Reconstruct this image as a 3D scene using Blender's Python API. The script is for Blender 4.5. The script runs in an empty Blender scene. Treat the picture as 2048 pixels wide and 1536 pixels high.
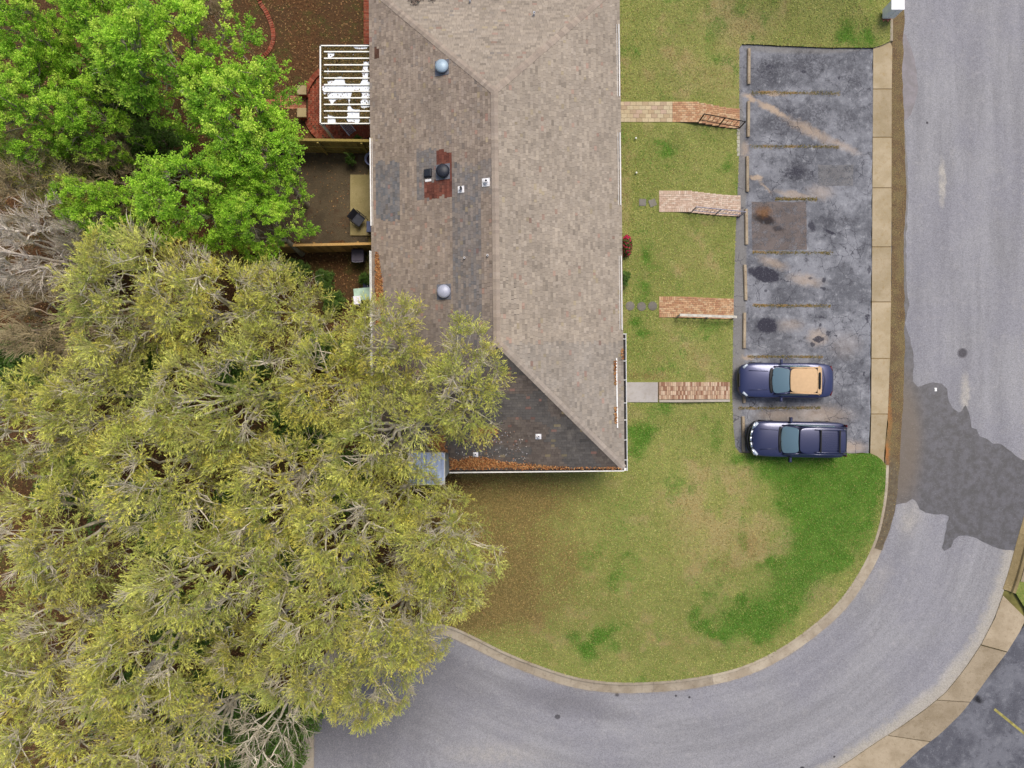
import bpy, bmesh, math, random
import numpy as np
from mathutils import Vector, Matrix
from mathutils.geometry import delaunay_2d_cdt

random.seed(7)
S = 38.5          # photograph pixels per metre on the z = 0 ground
H = 35.5          # height of the drone above the z = 0 ground
scene = bpy.context.scene
col = scene.collection

# ---------------------------------------------------------------- camera, sky, sun, exposure
cam = bpy.data.cameras.new('camera')
camo = bpy.data.objects.new('camera', cam)
col.objects.link(camo)
camo.location = (0, 0, H)
cam.sensor_width = 36
cam.lens = 36 * H / (2048 / S)
cam.clip_end = 2000
scene.camera = camo

world = bpy.data.worlds.new('World')
scene.world = world
world.use_nodes = True
SUN_EL = math.radians(62)
SUN_AZ = math.radians(28)     # from +Y (top of the picture) towards +X
wn = world.node_tree
for n in list(wn.nodes): wn.nodes.remove(n)
sky = wn.nodes.new('ShaderNodeTexSky')
sky.sky_type = 'NISHITA'
sky.sun_disc = False
sky.sun_elevation = SUN_EL
sky.sun_rotation = SUN_AZ
sky.dust_density = 4.0
sky.ozone_density = 0.6
bg = wn.nodes.new('ShaderNodeBackground')
bg.inputs['Strength'].default_value = 0.12
wo = wn.nodes.new('ShaderNodeOutputWorld')
wn.links.new(sky.outputs[0], bg.inputs[0])
wn.links.new(bg.outputs[0], wo.inputs[0])
sun = bpy.data.lights.new('sun', 'SUN')
sun.energy = 1.95
sun.angle = math.radians(26)
sun.color = (1.0, 0.95, 0.87)
suno = bpy.data.objects.new('sun', sun)
col.objects.link(suno)
sd = Vector((math.sin(SUN_AZ) * math.cos(SUN_EL), math.cos(SUN_AZ) * math.cos(SUN_EL), math.sin(SUN_EL)))
suno.rotation_euler = sd.to_track_quat('Z', 'Y').to_euler()
suno.location = (20, 30, 60)
vs = scene.view_settings
vs.view_transform = 'Standard'
vs.look = 'None'
vs.gamma = 1
vs.exposure = 0.36
vs.use_curve_mapping = False
scene.cycles.max_bounces = 5
scene.cycles.transparent_max_bounces = 8

# ---------------------------------------------------------------- helpers
def P(px, py, z=0.0):
    k = (H - z) / H / S
    return Vector(((px - 1024) * k, (768 - py) * k, z))

def lin(c):
    return tuple(v / 12.92 if v <= 0.04045 else ((v + 0.055) / 1.055) ** 2.4 for v in c)

def hexc(h, k=1.0):
    c = lin([int(h[i:i + 2], 16) / 255 for i in (0, 2, 4)])
    return tuple(v * k for v in c)

def tag(o, label=None, cat=None, group=None, kind=None):
    if label: o['label'] = label
    if cat: o['category'] = cat
    if group: o['group'] = group
    if kind: o['kind'] = kind
    return o

def empty(name, loc, rz=0.0):
    o = bpy.data.objects.new(name, None)
    o.empty_display_size = 0.2
    o.location = loc
    o.rotation_euler = (0, 0, rz)
    col.objects.link(o)
    return o

def link(name, me, mat=None, parent=None):
    o = bpy.data.objects.new(name, me)
    col.objects.link(o)
    if mat is not None and len(me.materials) == 0:
        me.materials.append(mat)
    if parent is not None:
        o.parent = parent
    return o

def copy_tree(o, parent=None):
    c = o.copy()
    col.objects.link(c)
    if parent is not None: c.parent = parent
    for ch in list(o.children): copy_tree(ch, c)
    return c

def mesh_np(name, V, F, colors=None, smooth=False):
    V = np.asarray(V, dtype=np.float32).reshape(-1, 3)
    F = np.asarray(F, dtype=np.int32)
    n = F.shape[1]
    me = bpy.data.meshes.new(name)
    me.vertices.add(len(V)); me.vertices.foreach_set('co', V.ravel())
    me.loops.add(F.size); me.loops.foreach_set('vertex_index', F.ravel())
    me.polygons.add(len(F))
    me.polygons.foreach_set('loop_start', np.arange(0, F.size, n, dtype=np.int32))
    try: me.polygons.foreach_set('loop_total', np.full(len(F), n, dtype=np.int32))
    except Exception: pass
    me.update(calc_edges=True)
    if colors is not None:
        colors = np.asarray(colors, dtype=np.float32)
        a = me.color_attributes.new('Col', 'FLOAT_COLOR', 'POINT')
        if colors.shape[1] == 3: colors = np.hstack([colors, np.ones((len(colors), 1), np.float32)])
        a.data.foreach_set('color', colors.ravel())
    if smooth: me.polygons.foreach_set('use_smooth', np.ones(len(F), dtype=bool))
    return me

class MB:
    def __init__(self):
        self.v = []; self.f = []
    def add(self, vs_, fs_):
        b = len(self.v); self.v += [tuple(p) for p in vs_]; self.f += [[b + i for i in f] for f in fs_]
        return self
    def box(self, c, s, rz=0.0, bev=0.0, M=None):
        hx, hy, hz = s[0] / 2, s[1] / 2, s[2] / 2
        if bev > 0:
            b = min(bev, hx * .9, hy * .9, hz * .9)
            prof = [(-hz, 0), (hz - b, 0), (hz, b)]
            pts = []
            for z, i in prof:
                pts += [(-hx + i, -hy + i, z), (hx - i, -hy + i, z), (hx - i, hy - i, z), (-hx + i, hy - i, z)]
            fs_ = [[3, 2, 1, 0], [8, 9, 10, 11]]
            for k in (0, 4):
                for j in range(4):
                    fs_.append([k + j, k + (j + 1) % 4, k + 4 + (j + 1) % 4, k + 4 + j])
        else:
            pts = [(x, y, z) for z in (-hz, hz) for x, y in ((-hx, -hy), (hx, -hy), (hx, hy), (-hx, hy))]
            fs_ = [[3, 2, 1, 0], [4, 5, 6, 7], [0, 1, 5, 4], [1, 2, 6, 5], [2, 3, 7, 6], [3, 0, 4, 7]]
        ca, sa = math.cos(rz), math.sin(rz)
        out = []
        for x, y, z in pts:
            p = Vector((x * ca - y * sa + c[0], x * sa + y * ca + c[1], z + c[2]))
            if M is not None: p = M @ p
            out.append(p)
        return self.add(out, fs_)
    def tube(self, pts, rad, sides=8, cap=True):
        pts = [Vector(p) for p in pts]
        if not isinstance(rad, (list, tuple)): rad = [rad] * len(pts)
        vs_, fs_ = [], []
        for i, p in enumerate(pts):
            d = (pts[min(i + 1, len(pts) - 1)] - pts[max(i - 1, 0)]).normalized()
            up = Vector((0, 0, 1)) if abs(d.z) < 0.95 else Vector((1, 0, 0))
            a = d.cross(up).normalized(); b = d.cross(a)
            for k in range(sides):
                t = 2 * math.pi * k / sides
                vs_.append(p + (a * math.cos(t) + b * math.sin(t)) * rad[i])
        for i in range(len(pts) - 1):
            for k in range(sides):
                k2 = (k + 1) % sides
                fs_.append([i * sides + k, i * sides + k2, (i + 1) * sides + k2, (i + 1) * sides + k])
        if cap:
            fs_.append(list(range(sides))[::-1]); fs_.append([(len(pts) - 1) * sides + k for k in range(sides)])
        return self.add(vs_, fs_)
    def lathe(self, c, prof, n=24, M=None):
        vs_, fs_ = [], []
        for r, z in prof:
            for k in range(n):
                t = 2 * math.pi * k / n
                p = Vector((r * math.cos(t), r * math.sin(t), z))
                if M is not None: p = M @ p
                vs_.append(p + Vector(c))
        for i in range(len(prof) - 1):
            for k in range(n):
                k2 = (k + 1) % n
                fs_.append([i * n + k, i * n + k2, (i + 1) * n + k2, (i + 1) * n + k])
        fs_.append([(len(prof) - 1) * n + k for k in range(n)])
        fs_.append(list(range(n))[::-1])
        return self.add(vs_, fs_)
    def prism(self, poly, z0, z1):
        n = len(poly)
        if sum(poly[i][0] * poly[(i + 1) % n][1] - poly[(i + 1) % n][0] * poly[i][1] for i in range(n)) < 0:
            poly = poly[::-1]
        vs_ = [(p[0], p[1], z0) for p in poly] + [(p[0], p[1], z1) for p in poly]
        fs_ = [list(range(n))[::-1], list(range(n, 2 * n))] + [[i, (i + 1) % n, n + (i + 1) % n, n + i] for i in range(n)]
        return self.add(vs_, fs_)
    def build(self, name, mat, parent=None, smooth=False):
        me = bpy.data.meshes.new(name)
        me.from_pydata(self.v, [], self.f); me.update()
        if smooth: me.polygons.foreach_set('use_smooth', [True] * len(me.polygons))
        return link(name, me, mat, parent)

def catmull(pts, step=0.35, closed=False):
    pts = [np.array(p[:2], float) for p in pts]
    n = len(pts); out = []
    rng = range(n) if closed else range(n - 1)
    for i in rng:
        if closed: p0, p1, p2, p3 = pts[i - 1], pts[i], pts[(i + 1) % n], pts[(i + 2) % n]
        else: p0, p1, p2, p3 = pts[max(i - 1, 0)], pts[i], pts[i + 1], pts[min(i + 2, n - 1)]
        m = max(1, int(np.linalg.norm(p2 - p1) / step))
        for k in range(m):
            t = k / m
            out.append(0.5 * ((2 * p1) + (-p0 + p2) * t + (2 * p0 - 5 * p1 + 4 * p2 - p3) * t * t + (-p0 + 3 * p1 - 3 * p2 + p3) * t ** 3))
    if not closed: out.append(pts[-1])
    return np.array(out)

def ragged(poly, amp, step=0.12, seed=0):
    """closed polyline resampled with small uneven offsets"""
    r = np.random.default_rng(seed)
    out = []
    n = len(poly)
    for i in range(n):
        a, b = np.array(poly[i], float), np.array(poly[(i + 1) % n], float)
        L = np.linalg.norm(b - a); m = max(1, int(L / step))
        for k in range(m): out.append(a + (b - a) * k / m)
    out = np.array(out); m = len(out)
    off = r.normal(0, 1, (m, 2))
    for _ in range(2): off = (np.roll(off, 1, 0) + off * 2 + np.roll(off, -1, 0)) / 4
    return out + off * amp * 1.8

def inside(poly, X, Y):
    poly = np.asarray(poly); n = len(poly)
    c = np.zeros(X.shape, bool)
    for i in range(n):
        x1, y1 = poly[i]; x2, y2 = poly[(i + 1) % n]
        if y1 == y2: continue
        m = ((y1 > Y) != (y2 > Y)) & (X < (x2 - x1) * (Y - y1) / (y2 - y1) + x1)
        c ^= m
    return c

def dist_poly(line, X, Y, closed=False, arc=False):
    line = np.asarray(line); n = len(line)
    best = np.full(X.shape, 1e9); s = np.zeros(X.shape); acc = 0.0
    for i in range(n if closed else n - 1):
        a = line[i]; b = line[(i + 1) % n]
        d = b - a; L2 = float(d @ d) + 1e-9; L = math.sqrt(L2)
        t = np.clip(((X - a[0]) * d[0] + (Y - a[1]) * d[1]) / L2, 0, 1)
        q = np.hypot(X - a[0] - t * d[0], Y - a[1] - t * d[1])
        m = q < best
        best = np.where(m, q, best); s = np.where(m, acc + t * L, s); acc += L
    return (best, s) if arc else best

def area_mesh(name, outline, grid, zfun=None, colfun=None, bbox=None):
    """triangulated polygon with interior grid points (constrained Delaunay)"""
    outline = np.asarray(outline)
    lo, hi = (outline.min(0), outline.max(0)) if bbox is None else bbox
    xs = np.arange(lo[0] + grid * .5, hi[0], grid); ys = np.arange(lo[1] + grid * .5, hi[1], grid)
    X, Y = np.meshgrid(xs, ys)
    r = np.random.default_rng(3)
    X = X + r.uniform(-.15, .15, X.shape) * grid; Y = Y + r.uniform(-.15, .15, Y.shape) * grid
    m = inside(outline, X, Y)
    X, Y = X[m], Y[m]
    d = dist_poly(outline, X, Y, True)
    m = d > grid * .35
    pts = [Vector(p) for p in outline] + [Vector((x, y)) for x, y in zip(X[m], Y[m])]
    n = len(outline)
    v, e, f, _, _, _ = delaunay_2d_cdt(pts, [(i, (i + 1) % n) for i in range(n)], [list(range(n))], 1, 1e-5)
    V = np.array([(p.x, p.y, 0.0) for p in v]); F = np.array([t for t in f if len(t) == 3])
    a = V[F[:, 0]]; b = V[F[:, 1]]; c = V[F[:, 2]]
    cr = (b[:, 0] - a[:, 0]) * (c[:, 1] - a[:, 1]) - (b[:, 1] - a[:, 1]) * (c[:, 0] - a[:, 0])
    F[cr < 0] = F[cr < 0][:, ::-1]
    if zfun is not None: V[:, 2] = zfun(V[:, 0], V[:, 1])
    cols = colfun(V[:, 0], V[:, 1]) if colfun is not None else None
    return mesh_np(name, V, F, cols)

# ---------------------------------------------------------------- node helpers
class NT:
    def __init__(self, name, rough=0.85, spec=0.25):
        self.m = bpy.data.materials.new(name); self.m.use_nodes = True
        self.t = self.m.node_tree; self.n = self.t.nodes; self.l = self.t.links
        self.b = self.n['Principled BSDF']
        self.b.inputs['Roughness'].default_value = rough
        self.b.inputs['Specular IOR Level'].default_value = spec
        self._pos = None
    def node(self, typ, **kw):
        nd = self.n.new(typ)
        for k, v in kw.items(): setattr(nd, k, v)
        return nd
    def pos(self):
        if self._pos is None: self._pos = self.node('ShaderNodeNewGeometry').outputs['Position']
        return self._pos
    def set(self, sock, v):
        if hasattr(v, 'links'): self.l.new(v, sock)
        elif isinstance(v, (tuple, list)) and len(v) == 3 and len(sock.default_value) == 4: sock.default_value = (*v, 1)
        else: sock.default_value = v
    def noise(self, scale, detail=4, rough=0.55, vec=None, stretch=None, dist=0.0, colour=False):
        n = self.node('ShaderNodeTexNoise'); n.inputs['Scale'].default_value = scale
        n.inputs['Detail'].default_value = detail; n.inputs['Roughness'].default_value = rough
        n.inputs['Distortion'].default_value = dist
        v = vec if vec is not None else self.pos()
        if stretch is not None:
            mp = self.node('ShaderNodeMapping'); mp.inputs['Scale'].default_value = stretch
            self.l.new(v, mp.inputs[0]); v = mp.outputs[0]
        self.l.new(v, n.inputs['Vector'])
        return n.outputs['Color' if colour else 'Fac']
    def ramp(self, v, a, b, lo=0.0, hi=1.0):
        r = self.node('ShaderNodeMapRange'); r.clamp = True; r.interpolation_type = 'SMOOTHSTEP'
        self.set(r.inputs[0], v)
        for i, q in enumerate((a, b, lo, hi)): r.inputs[i + 1].default_value = q
        return r.outputs[0]
    def mix(self, fac, a, b, mode='MIX'):
        m = self.node('ShaderNodeMix', data_type='RGBA', blend_type=mode)
        self.set(m.inputs[0], fac); self.set(m.inputs[6], a); self.set(m.inputs[7], b)
        return m.outputs[2]
    def math(self, op, a, b=0.0, c=0.0):
        m = self.node('ShaderNodeMath', operation=op)
        self.set(m.inputs[0], a); self.set(m.inputs[1], b); self.set(m.inputs[2], c)
        return m.outputs[0]
    def attr(self, name='Col', out='Color'):
        a = self.node('ShaderNodeAttribute'); a.attribute_name = name
        return a.outputs[out]
    def sep(self, c):
        s = self.node('ShaderNodeSeparateColor'); self.l.new(c, s.inputs[0]); return s.outputs
    def info(self, out='Random'):
        return self.node('ShaderNodeObjectInfo').outputs[out]
    def blob(self, px, py, rx, ry, ang=0.0, soft=0.5, vec=None, z=0.0):
        """1 inside an ellipse given in photograph pixels, falling to 0 at its rim"""
        p = P(px, py, z)
        mp = self.node('ShaderNodeMapping', vector_type='TEXTURE')
        mp.inputs['Location'].default_value = (p.x, p.y, 0)
        mp.inputs['Rotation'].default_value = (0, 0, -math.radians(ang))
        mp.inputs['Scale'].default_value = (rx / S, ry / S, 1e4)
        self.l.new(vec if vec is not None else self.pos(), mp.inputs[0])
        ln = self.node('ShaderNodeVectorMath', operation='LENGTH'); self.l.new(mp.outputs[0], ln.inputs[0])
        return self.ramp(ln.outputs['Value'], 1.0, 1.0 - soft)
    def blobs(self, lst, vec=None):
        out = None
        for b in lst:
            k = b[6] if len(b) > 6 else 1.0
            v = self.blob(*b[:6], vec=vec)
            if k != 1.0: v = self.math('MULTIPLY', v, k)
            out = v if out is None else self.math('MAXIMUM', out, v)
        return out
    def warp(self, scale, amp, detail=3):
        nz = self.noise(scale, detail, 0.6, colour=True)
        s = self.node('ShaderNodeVectorMath', operation='SUBTRACT'); self.l.new(nz, s.inputs[0]); s.inputs[1].default_value = (.5, .5, .5)
        k = self.node('ShaderNodeVectorMath', operation='SCALE'); self.l.new(s.outputs[0], k.inputs[0]); k.inputs['Scale'].default_value = amp
        a = self.node('ShaderNodeVectorMath', operation='ADD'); self.l.new(self.pos(), a.inputs[0]); self.l.new(k.outputs[0], a.inputs[1])
        return a.outputs[0]
    def bump(self, h, dist=0.01, strength=0.6):
        b = self.node('ShaderNodeBump'); b.inputs['Distance'].default_value = dist; b.inputs['Strength'].default_value = strength
        self.l.new(h, b.inputs['Height']); self.l.new(b.outputs[0], self.b.inputs['Normal'])
    def out(self, c, rough=None):
        self.set(self.b.inputs['Base Color'], c)
        if rough is not None: self.set(self.b.inputs['Roughness'], rough)
        return self.m

def simple(name, c, rough=0.6, metal=0.0, var=0.12, scale=6.0, spec=0.3, obj_var=0.0):
    t = NT(name, rough, spec)
    t.b.inputs['Metallic'].default_value = metal
    n = t.ramp(t.noise(scale, 5), 0.3, 0.7, 1 - var, 1 + var)
    g = t.node('ShaderNodeCombineColor')
    f = n
    if obj_var > 0: f = t.math('MULTIPLY', n, t.ramp(t.info(), 0, 1, 1 - obj_var, 1 + obj_var))
    for i in range(3): t.l.new(t.math('MULTIPLY', f, c[i]), g.inputs[i])
    return t.out(g.outputs[0])
# ---------------------------------------------------------------- outlines of the ground surfaces (photograph pixels -> metres)
def PX(lst, z=0.0): return np.array([P(x, y, z)[:2] for x, y in lst])

curve = catmull(PX([(1770, 930), (1767, 985), (1758, 1040), (1742, 1092), (1712, 1150), (1672, 1205), (1620, 1252), (1555, 1297),
                    (1480, 1332), (1390, 1353), (1300, 1362), (1220, 1362), (1150, 1352), (1080, 1330), (1010, 1302), (950, 1272),
                    (905, 1252), (865, 1243), (800, 1236), (725, 1252), (660, 1296), (622, 1360), (606, 1440), (604, 1560), (604, 1800)]), 0.3)
# back edge of the kerb, north to south
park_n = PX([(1781, -1500), (1780, 60), (1779, 84), (1762, 92), (1745, 97)])
park = PX([(1745, 97), (1650, 97), (1560, 93), (1500, 90), (1483, 90), (1477, 98), (1477, 200), (1477, 300), (1473, 400), (1469, 480),
           (1467, 560), (1465, 640), (1464, 720), (1463, 790), (1465, 850), (1469, 893), (1478, 905), (1560, 910), (1650, 908), (1738, 906)])
park_s = PX([(1752, 912), (1762, 920)])
lawn_edge = np.vstack([park_n, park[1:], park_s, curve])
lawn_poly = np.vstack([lawn_edge, PX([(604, 3200), (-2200, 3200), (-2200, -1500)])])
lot_poly = np.vstack([park, PX([(1740, 800), (1742, 600), (1743, 400), (1745, 250)])])

def lawn_h(x, y):
    x = np.asarray(x, float); y = np.asarray(y, float)
    d = dist_poly(lawn_edge, x, y)
    t = np.clip(d / 3.6, 0, 1)
    # the front lawn rises in a short bank beside the car park, the south lawn more gently
    t2 = np.clip(d / 6.0, 0, 1)
    k = np.clip((y + 3.0) / 3.0, 0, 1)
    tt = t * k + t2 * (1 - k)
    return 0.11 + 0.89 * tt * tt * (3 - 2 * tt) + 0.02 * np.sin(x * 1.7) * np.cos(y * 1.3) * np.clip(d, 0, 1)

def ginv(px, py):
    """world point on the lawn seen at this pixel of the photograph"""
    z = 0.9
    for _ in range(5):
        p = P(px, py, z); z = float(lawn_h(np.array([p.x]), np.array([p.y]))[0])
    return P(px, py, z)

_vt = np.random.default_rng(77).uniform(0, 1, (128, 128))
def vno(x, y, s):
    x = np.asarray(x) / s + 300; y = np.asarray(y) / s + 300
    i = np.floor(x).astype(int); j = np.floor(y).astype(int); fx = x - i; fy = y - j
    fx = fx * fx * (3 - 2 * fx); fy = fy * fy * (3 - 2 * fy); g = lambda a, b: _vt[a % 128, b % 128]
    return (g(i, j) * (1 - fx) + g(i + 1, j) * fx) * (1 - fy) + (g(i, j + 1) * (1 - fx) + g(i + 1, j + 1) * fx) * fy
def fbm(x, y, s): return .45 * vno(x, y, s) + .3 * vno(x + 3.7, y + 1.2, s / 2.1) + .25 * vno(x + 9.1, y + 5.3, s / 4.3)
# zones of the ground: how much litter, lush grass, bare dirt and dry grass
def g2(px, py, cx, cy, rx, ry): return np.exp(-(((px - cx) / rx) ** 2 + ((py - cy) / ry) ** 2))
def zones(x, y):
    px = 1024 + x * S * 1.02; py = 768 - y * S * 1.02
    woods = 1 / (1 + np.exp((px - 735) / 14)) * (py < 930)
    edge = np.interp(py, [930, 1000, 1100, 1200, 1260, 1400], [900, 890, 900, 880, 880, 700])
    woods = np.maximum(woods, (py >= 925) / (1 + np.exp((px - edge) / 30)))
    na = fbm(x, y, 1.3); nb = fbm(x + 40, y + 17, 1.1); nc = fbm(x - 31, y + 60, .9)
    tan = 0.9 * g2(px, py, 985, 975, 150, 55) + .9 * g2(px, py, 960, 1120, 130, 150) + .9 * g2(px, py, 880, 1215, 150, 50) + .5 * g2(px, py, 1090, 1110, 130, 130) + .4 * g2(px, py, 1000, 1230, 110, 50)
    tan += .8 * g2(px, py, 1290, 752, 45, 10) + 0.4 * g2(px, py, 1250, 300, 9, 200) + .4 * g2(px, py, 1640, 80, 60, 14) + .5 * g2(px, py, 1500, 1085, 40, 30) + .5 * g2(px, py, 1440, 1130, 35, 22) + .4 * g2(px, py, 1365, 1040, 16, 40) + .4 * g2(px, py, 1655, 915, 22, 12)
    tan = np.clip(tan * (.25 + 1.15 * nb), 0, 1)
    litter = woods + .35 * g2(px, py, 880, 1210, 80, 30) + .35 * g2(px, py, 960, 965, 70, 22)
    yard2 = 1 / (1 + np.exp((500 - px) / 8)) * (px < 745) * (py > 300) * (py < 492)
    yard2 = np.clip(yard2 * (.8 + .4 * nb), 0, 1)
    lush = 1.4 * g2(px, py, 1665, 1000, 105, 120) + 1.0 * g2(px, py, 1640, 940, 120, 30) + .8 * g2(px, py, 1600, 1150, 70, 60) + .75 * g2(px, py, 1480, 1250, 70, 50)
    lush += .5 * g2(px, py, 1560, 1230, 70, 50) + .55 * g2(px, py, 1740, 70, 45, 22) + .5 * g2(px, py, 1275, 600, 30, 120) + .45 * g2(px, py, 1275, 860, 50, 60)
    lush += .45 * g2(px, py, 1195, 1290, 60, 40) + .35 * g2(px, py, 1300, 300, 60, 60) + .4 * g2(px, py, 1240, 1130, 35, 35) + .35 * g2(px, py, 1250, 1040, 50, 60) + .3 * g2(px, py, 1420, 330, 60, 40)
    dry = .8 * g2(px, py, 1480, 40, 110, 40) + .55 * g2(px, py, 1400, 150, 140, 60) + .5 * g2(px, py, 1490, 1080, 110, 60) + .5 * g2(px, py, 1370, 1030, 60, 90) + .5 * g2(px, py, 1640, 1190, 70, 30)
    dry += .45 * g2(px, py, 1390, 700, 60, 60) + .4 * g2(px, py, 1390, 520, 70, 60) + .5 * g2(px, py, 1450, 950, 90, 40) + .4 * g2(px, py, 1420, 1180, 60, 50) + .4 * g2(px, py, 1360, 1290, 70, 40) + .4 * g2(px, py, 1120, 1230, 90, 50)
    lush = np.clip(lush * (.55 + .9 * na) + np.clip((na - .55) * 2.6, 0, .5) * np.clip((px - 1000) / 200, 0, 1), 0, 1)
    dry = np.clip(dry * (.5 + nc) + np.clip((nc - .52) * 2.2, 0, .55), 0, 1)
    return np.clip(litter, 0, 1), lush, yard2, dry, tan

def zone_cols(x, y):
    a, b, c, d, e = zones(x, y)
    return np.stack([a, b, np.where(c > .3, .5 + c * .5, e * .5), d], 1)

def ground_material():
    t = NT('lawn_and_litter', 0.95, 0.1)
    at = t.node('ShaderNodeAttribute'); at.attribute_name = 'Col'
    r, g, b = t.sep(at.outputs['Color'])[:3]
    a = at.outputs['Alpha']
    n1 = t.noise(0.35, 6, 0.62); n2 = t.noise(1.3, 6, 0.65); n3 = t.noise(9, 5, 0.7); n4 = t.noise(30, 3, 0.7)
    mixn = t.math('ADD', t.math('MULTIPLY', n1, .45), t.math('MULTIPLY', n2, .55)); j = t.math('MULTIPLY', t.math('SUBTRACT', n3, .5), .9)
    grass = t.mix(t.ramp(mixn, .38, .64), hexc('7f8646'), hexc('949656'))
    grass = t.mix(t.ramp(t.math('ADD', a, j), .2, .75), grass, hexc('a09666'))
    grass = t.mix(t.ramp(t.math('ADD', g, j), .25, .75), grass, t.mix(t.ramp(n2, .3, .7), hexc('456a1e'), hexc('5f8030')))
    tn = t.math('MULTIPLY', b, 2.0); grass = t.mix(t.math('MULTIPLY', t.ramp(t.math('ADD', tn, j), .15, .8), .85), grass, t.mix(t.ramp(n3, .4, .6), hexc('6a5a38'), hexc('867448')))
    lit = t.mix(t.ramp(n3, .35, .65), hexc('46321f'), hexc('6d4e34'))
    lit = t.mix(t.ramp(n1, .42, .6), lit, hexc('54402c'))
    lit = t.mix(t.ramp(n2, .5, .68, 0, .8), lit, hexc('50502a'))
    dirt = t.mix(t.ramp(mixn, .4, .6), hexc('544a3b'), hexc('665a47')); dirt = t.mix(t.ramp(n2, .52, .66, 0, .6), dirt, hexc('4d3a2c'))
    f = t.ramp(t.math('ADD', r, t.math('MULTIPLY', t.math('SUBTRACT', t.math('ADD', t.math('MULTIPLY', n2, .5), t.math('MULTIPLY', n3, .5)), .5), 1.5)), .35, .65)
    f = t.math('MULTIPLY', f, t.ramp(r, .01, .12)); dfac = t.ramp(b, .55, .8)
    c = t.mix(f, grass, lit)
    c = t.mix(dfac, c, dirt)
    c = t.mix(t.ramp(n4, .3, .7, .55, 0), c, t.mix(1.0, c, (.45, .42, .36), 'MULTIPLY'))
    t.bump(t.math('ADD', n3, n4), 0.04, .8)
    return t.out(c)
M_ground = ground_material()

base = MB().add([(-400, -400, -.12), (400, -400, -.12), (400, 400, -.12), (-400, 400, -.12)], [[0, 1, 2, 3]])
m_base = simple('far_ground', hexc('6f6b3a'), .95, var=.4, scale=.8)
tag(base.build('terrain', m_base), kind='structure')
wp = [(-2200, -1500), (604, 3200)]
lawn = link('ground', area_mesh('ground', lawn_poly, 0.3, lawn_h, zone_cols, bbox=(np.array([-36., -27.]), np.array([22., 27.]))), M_ground)
tag(lawn, kind='structure')

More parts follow.
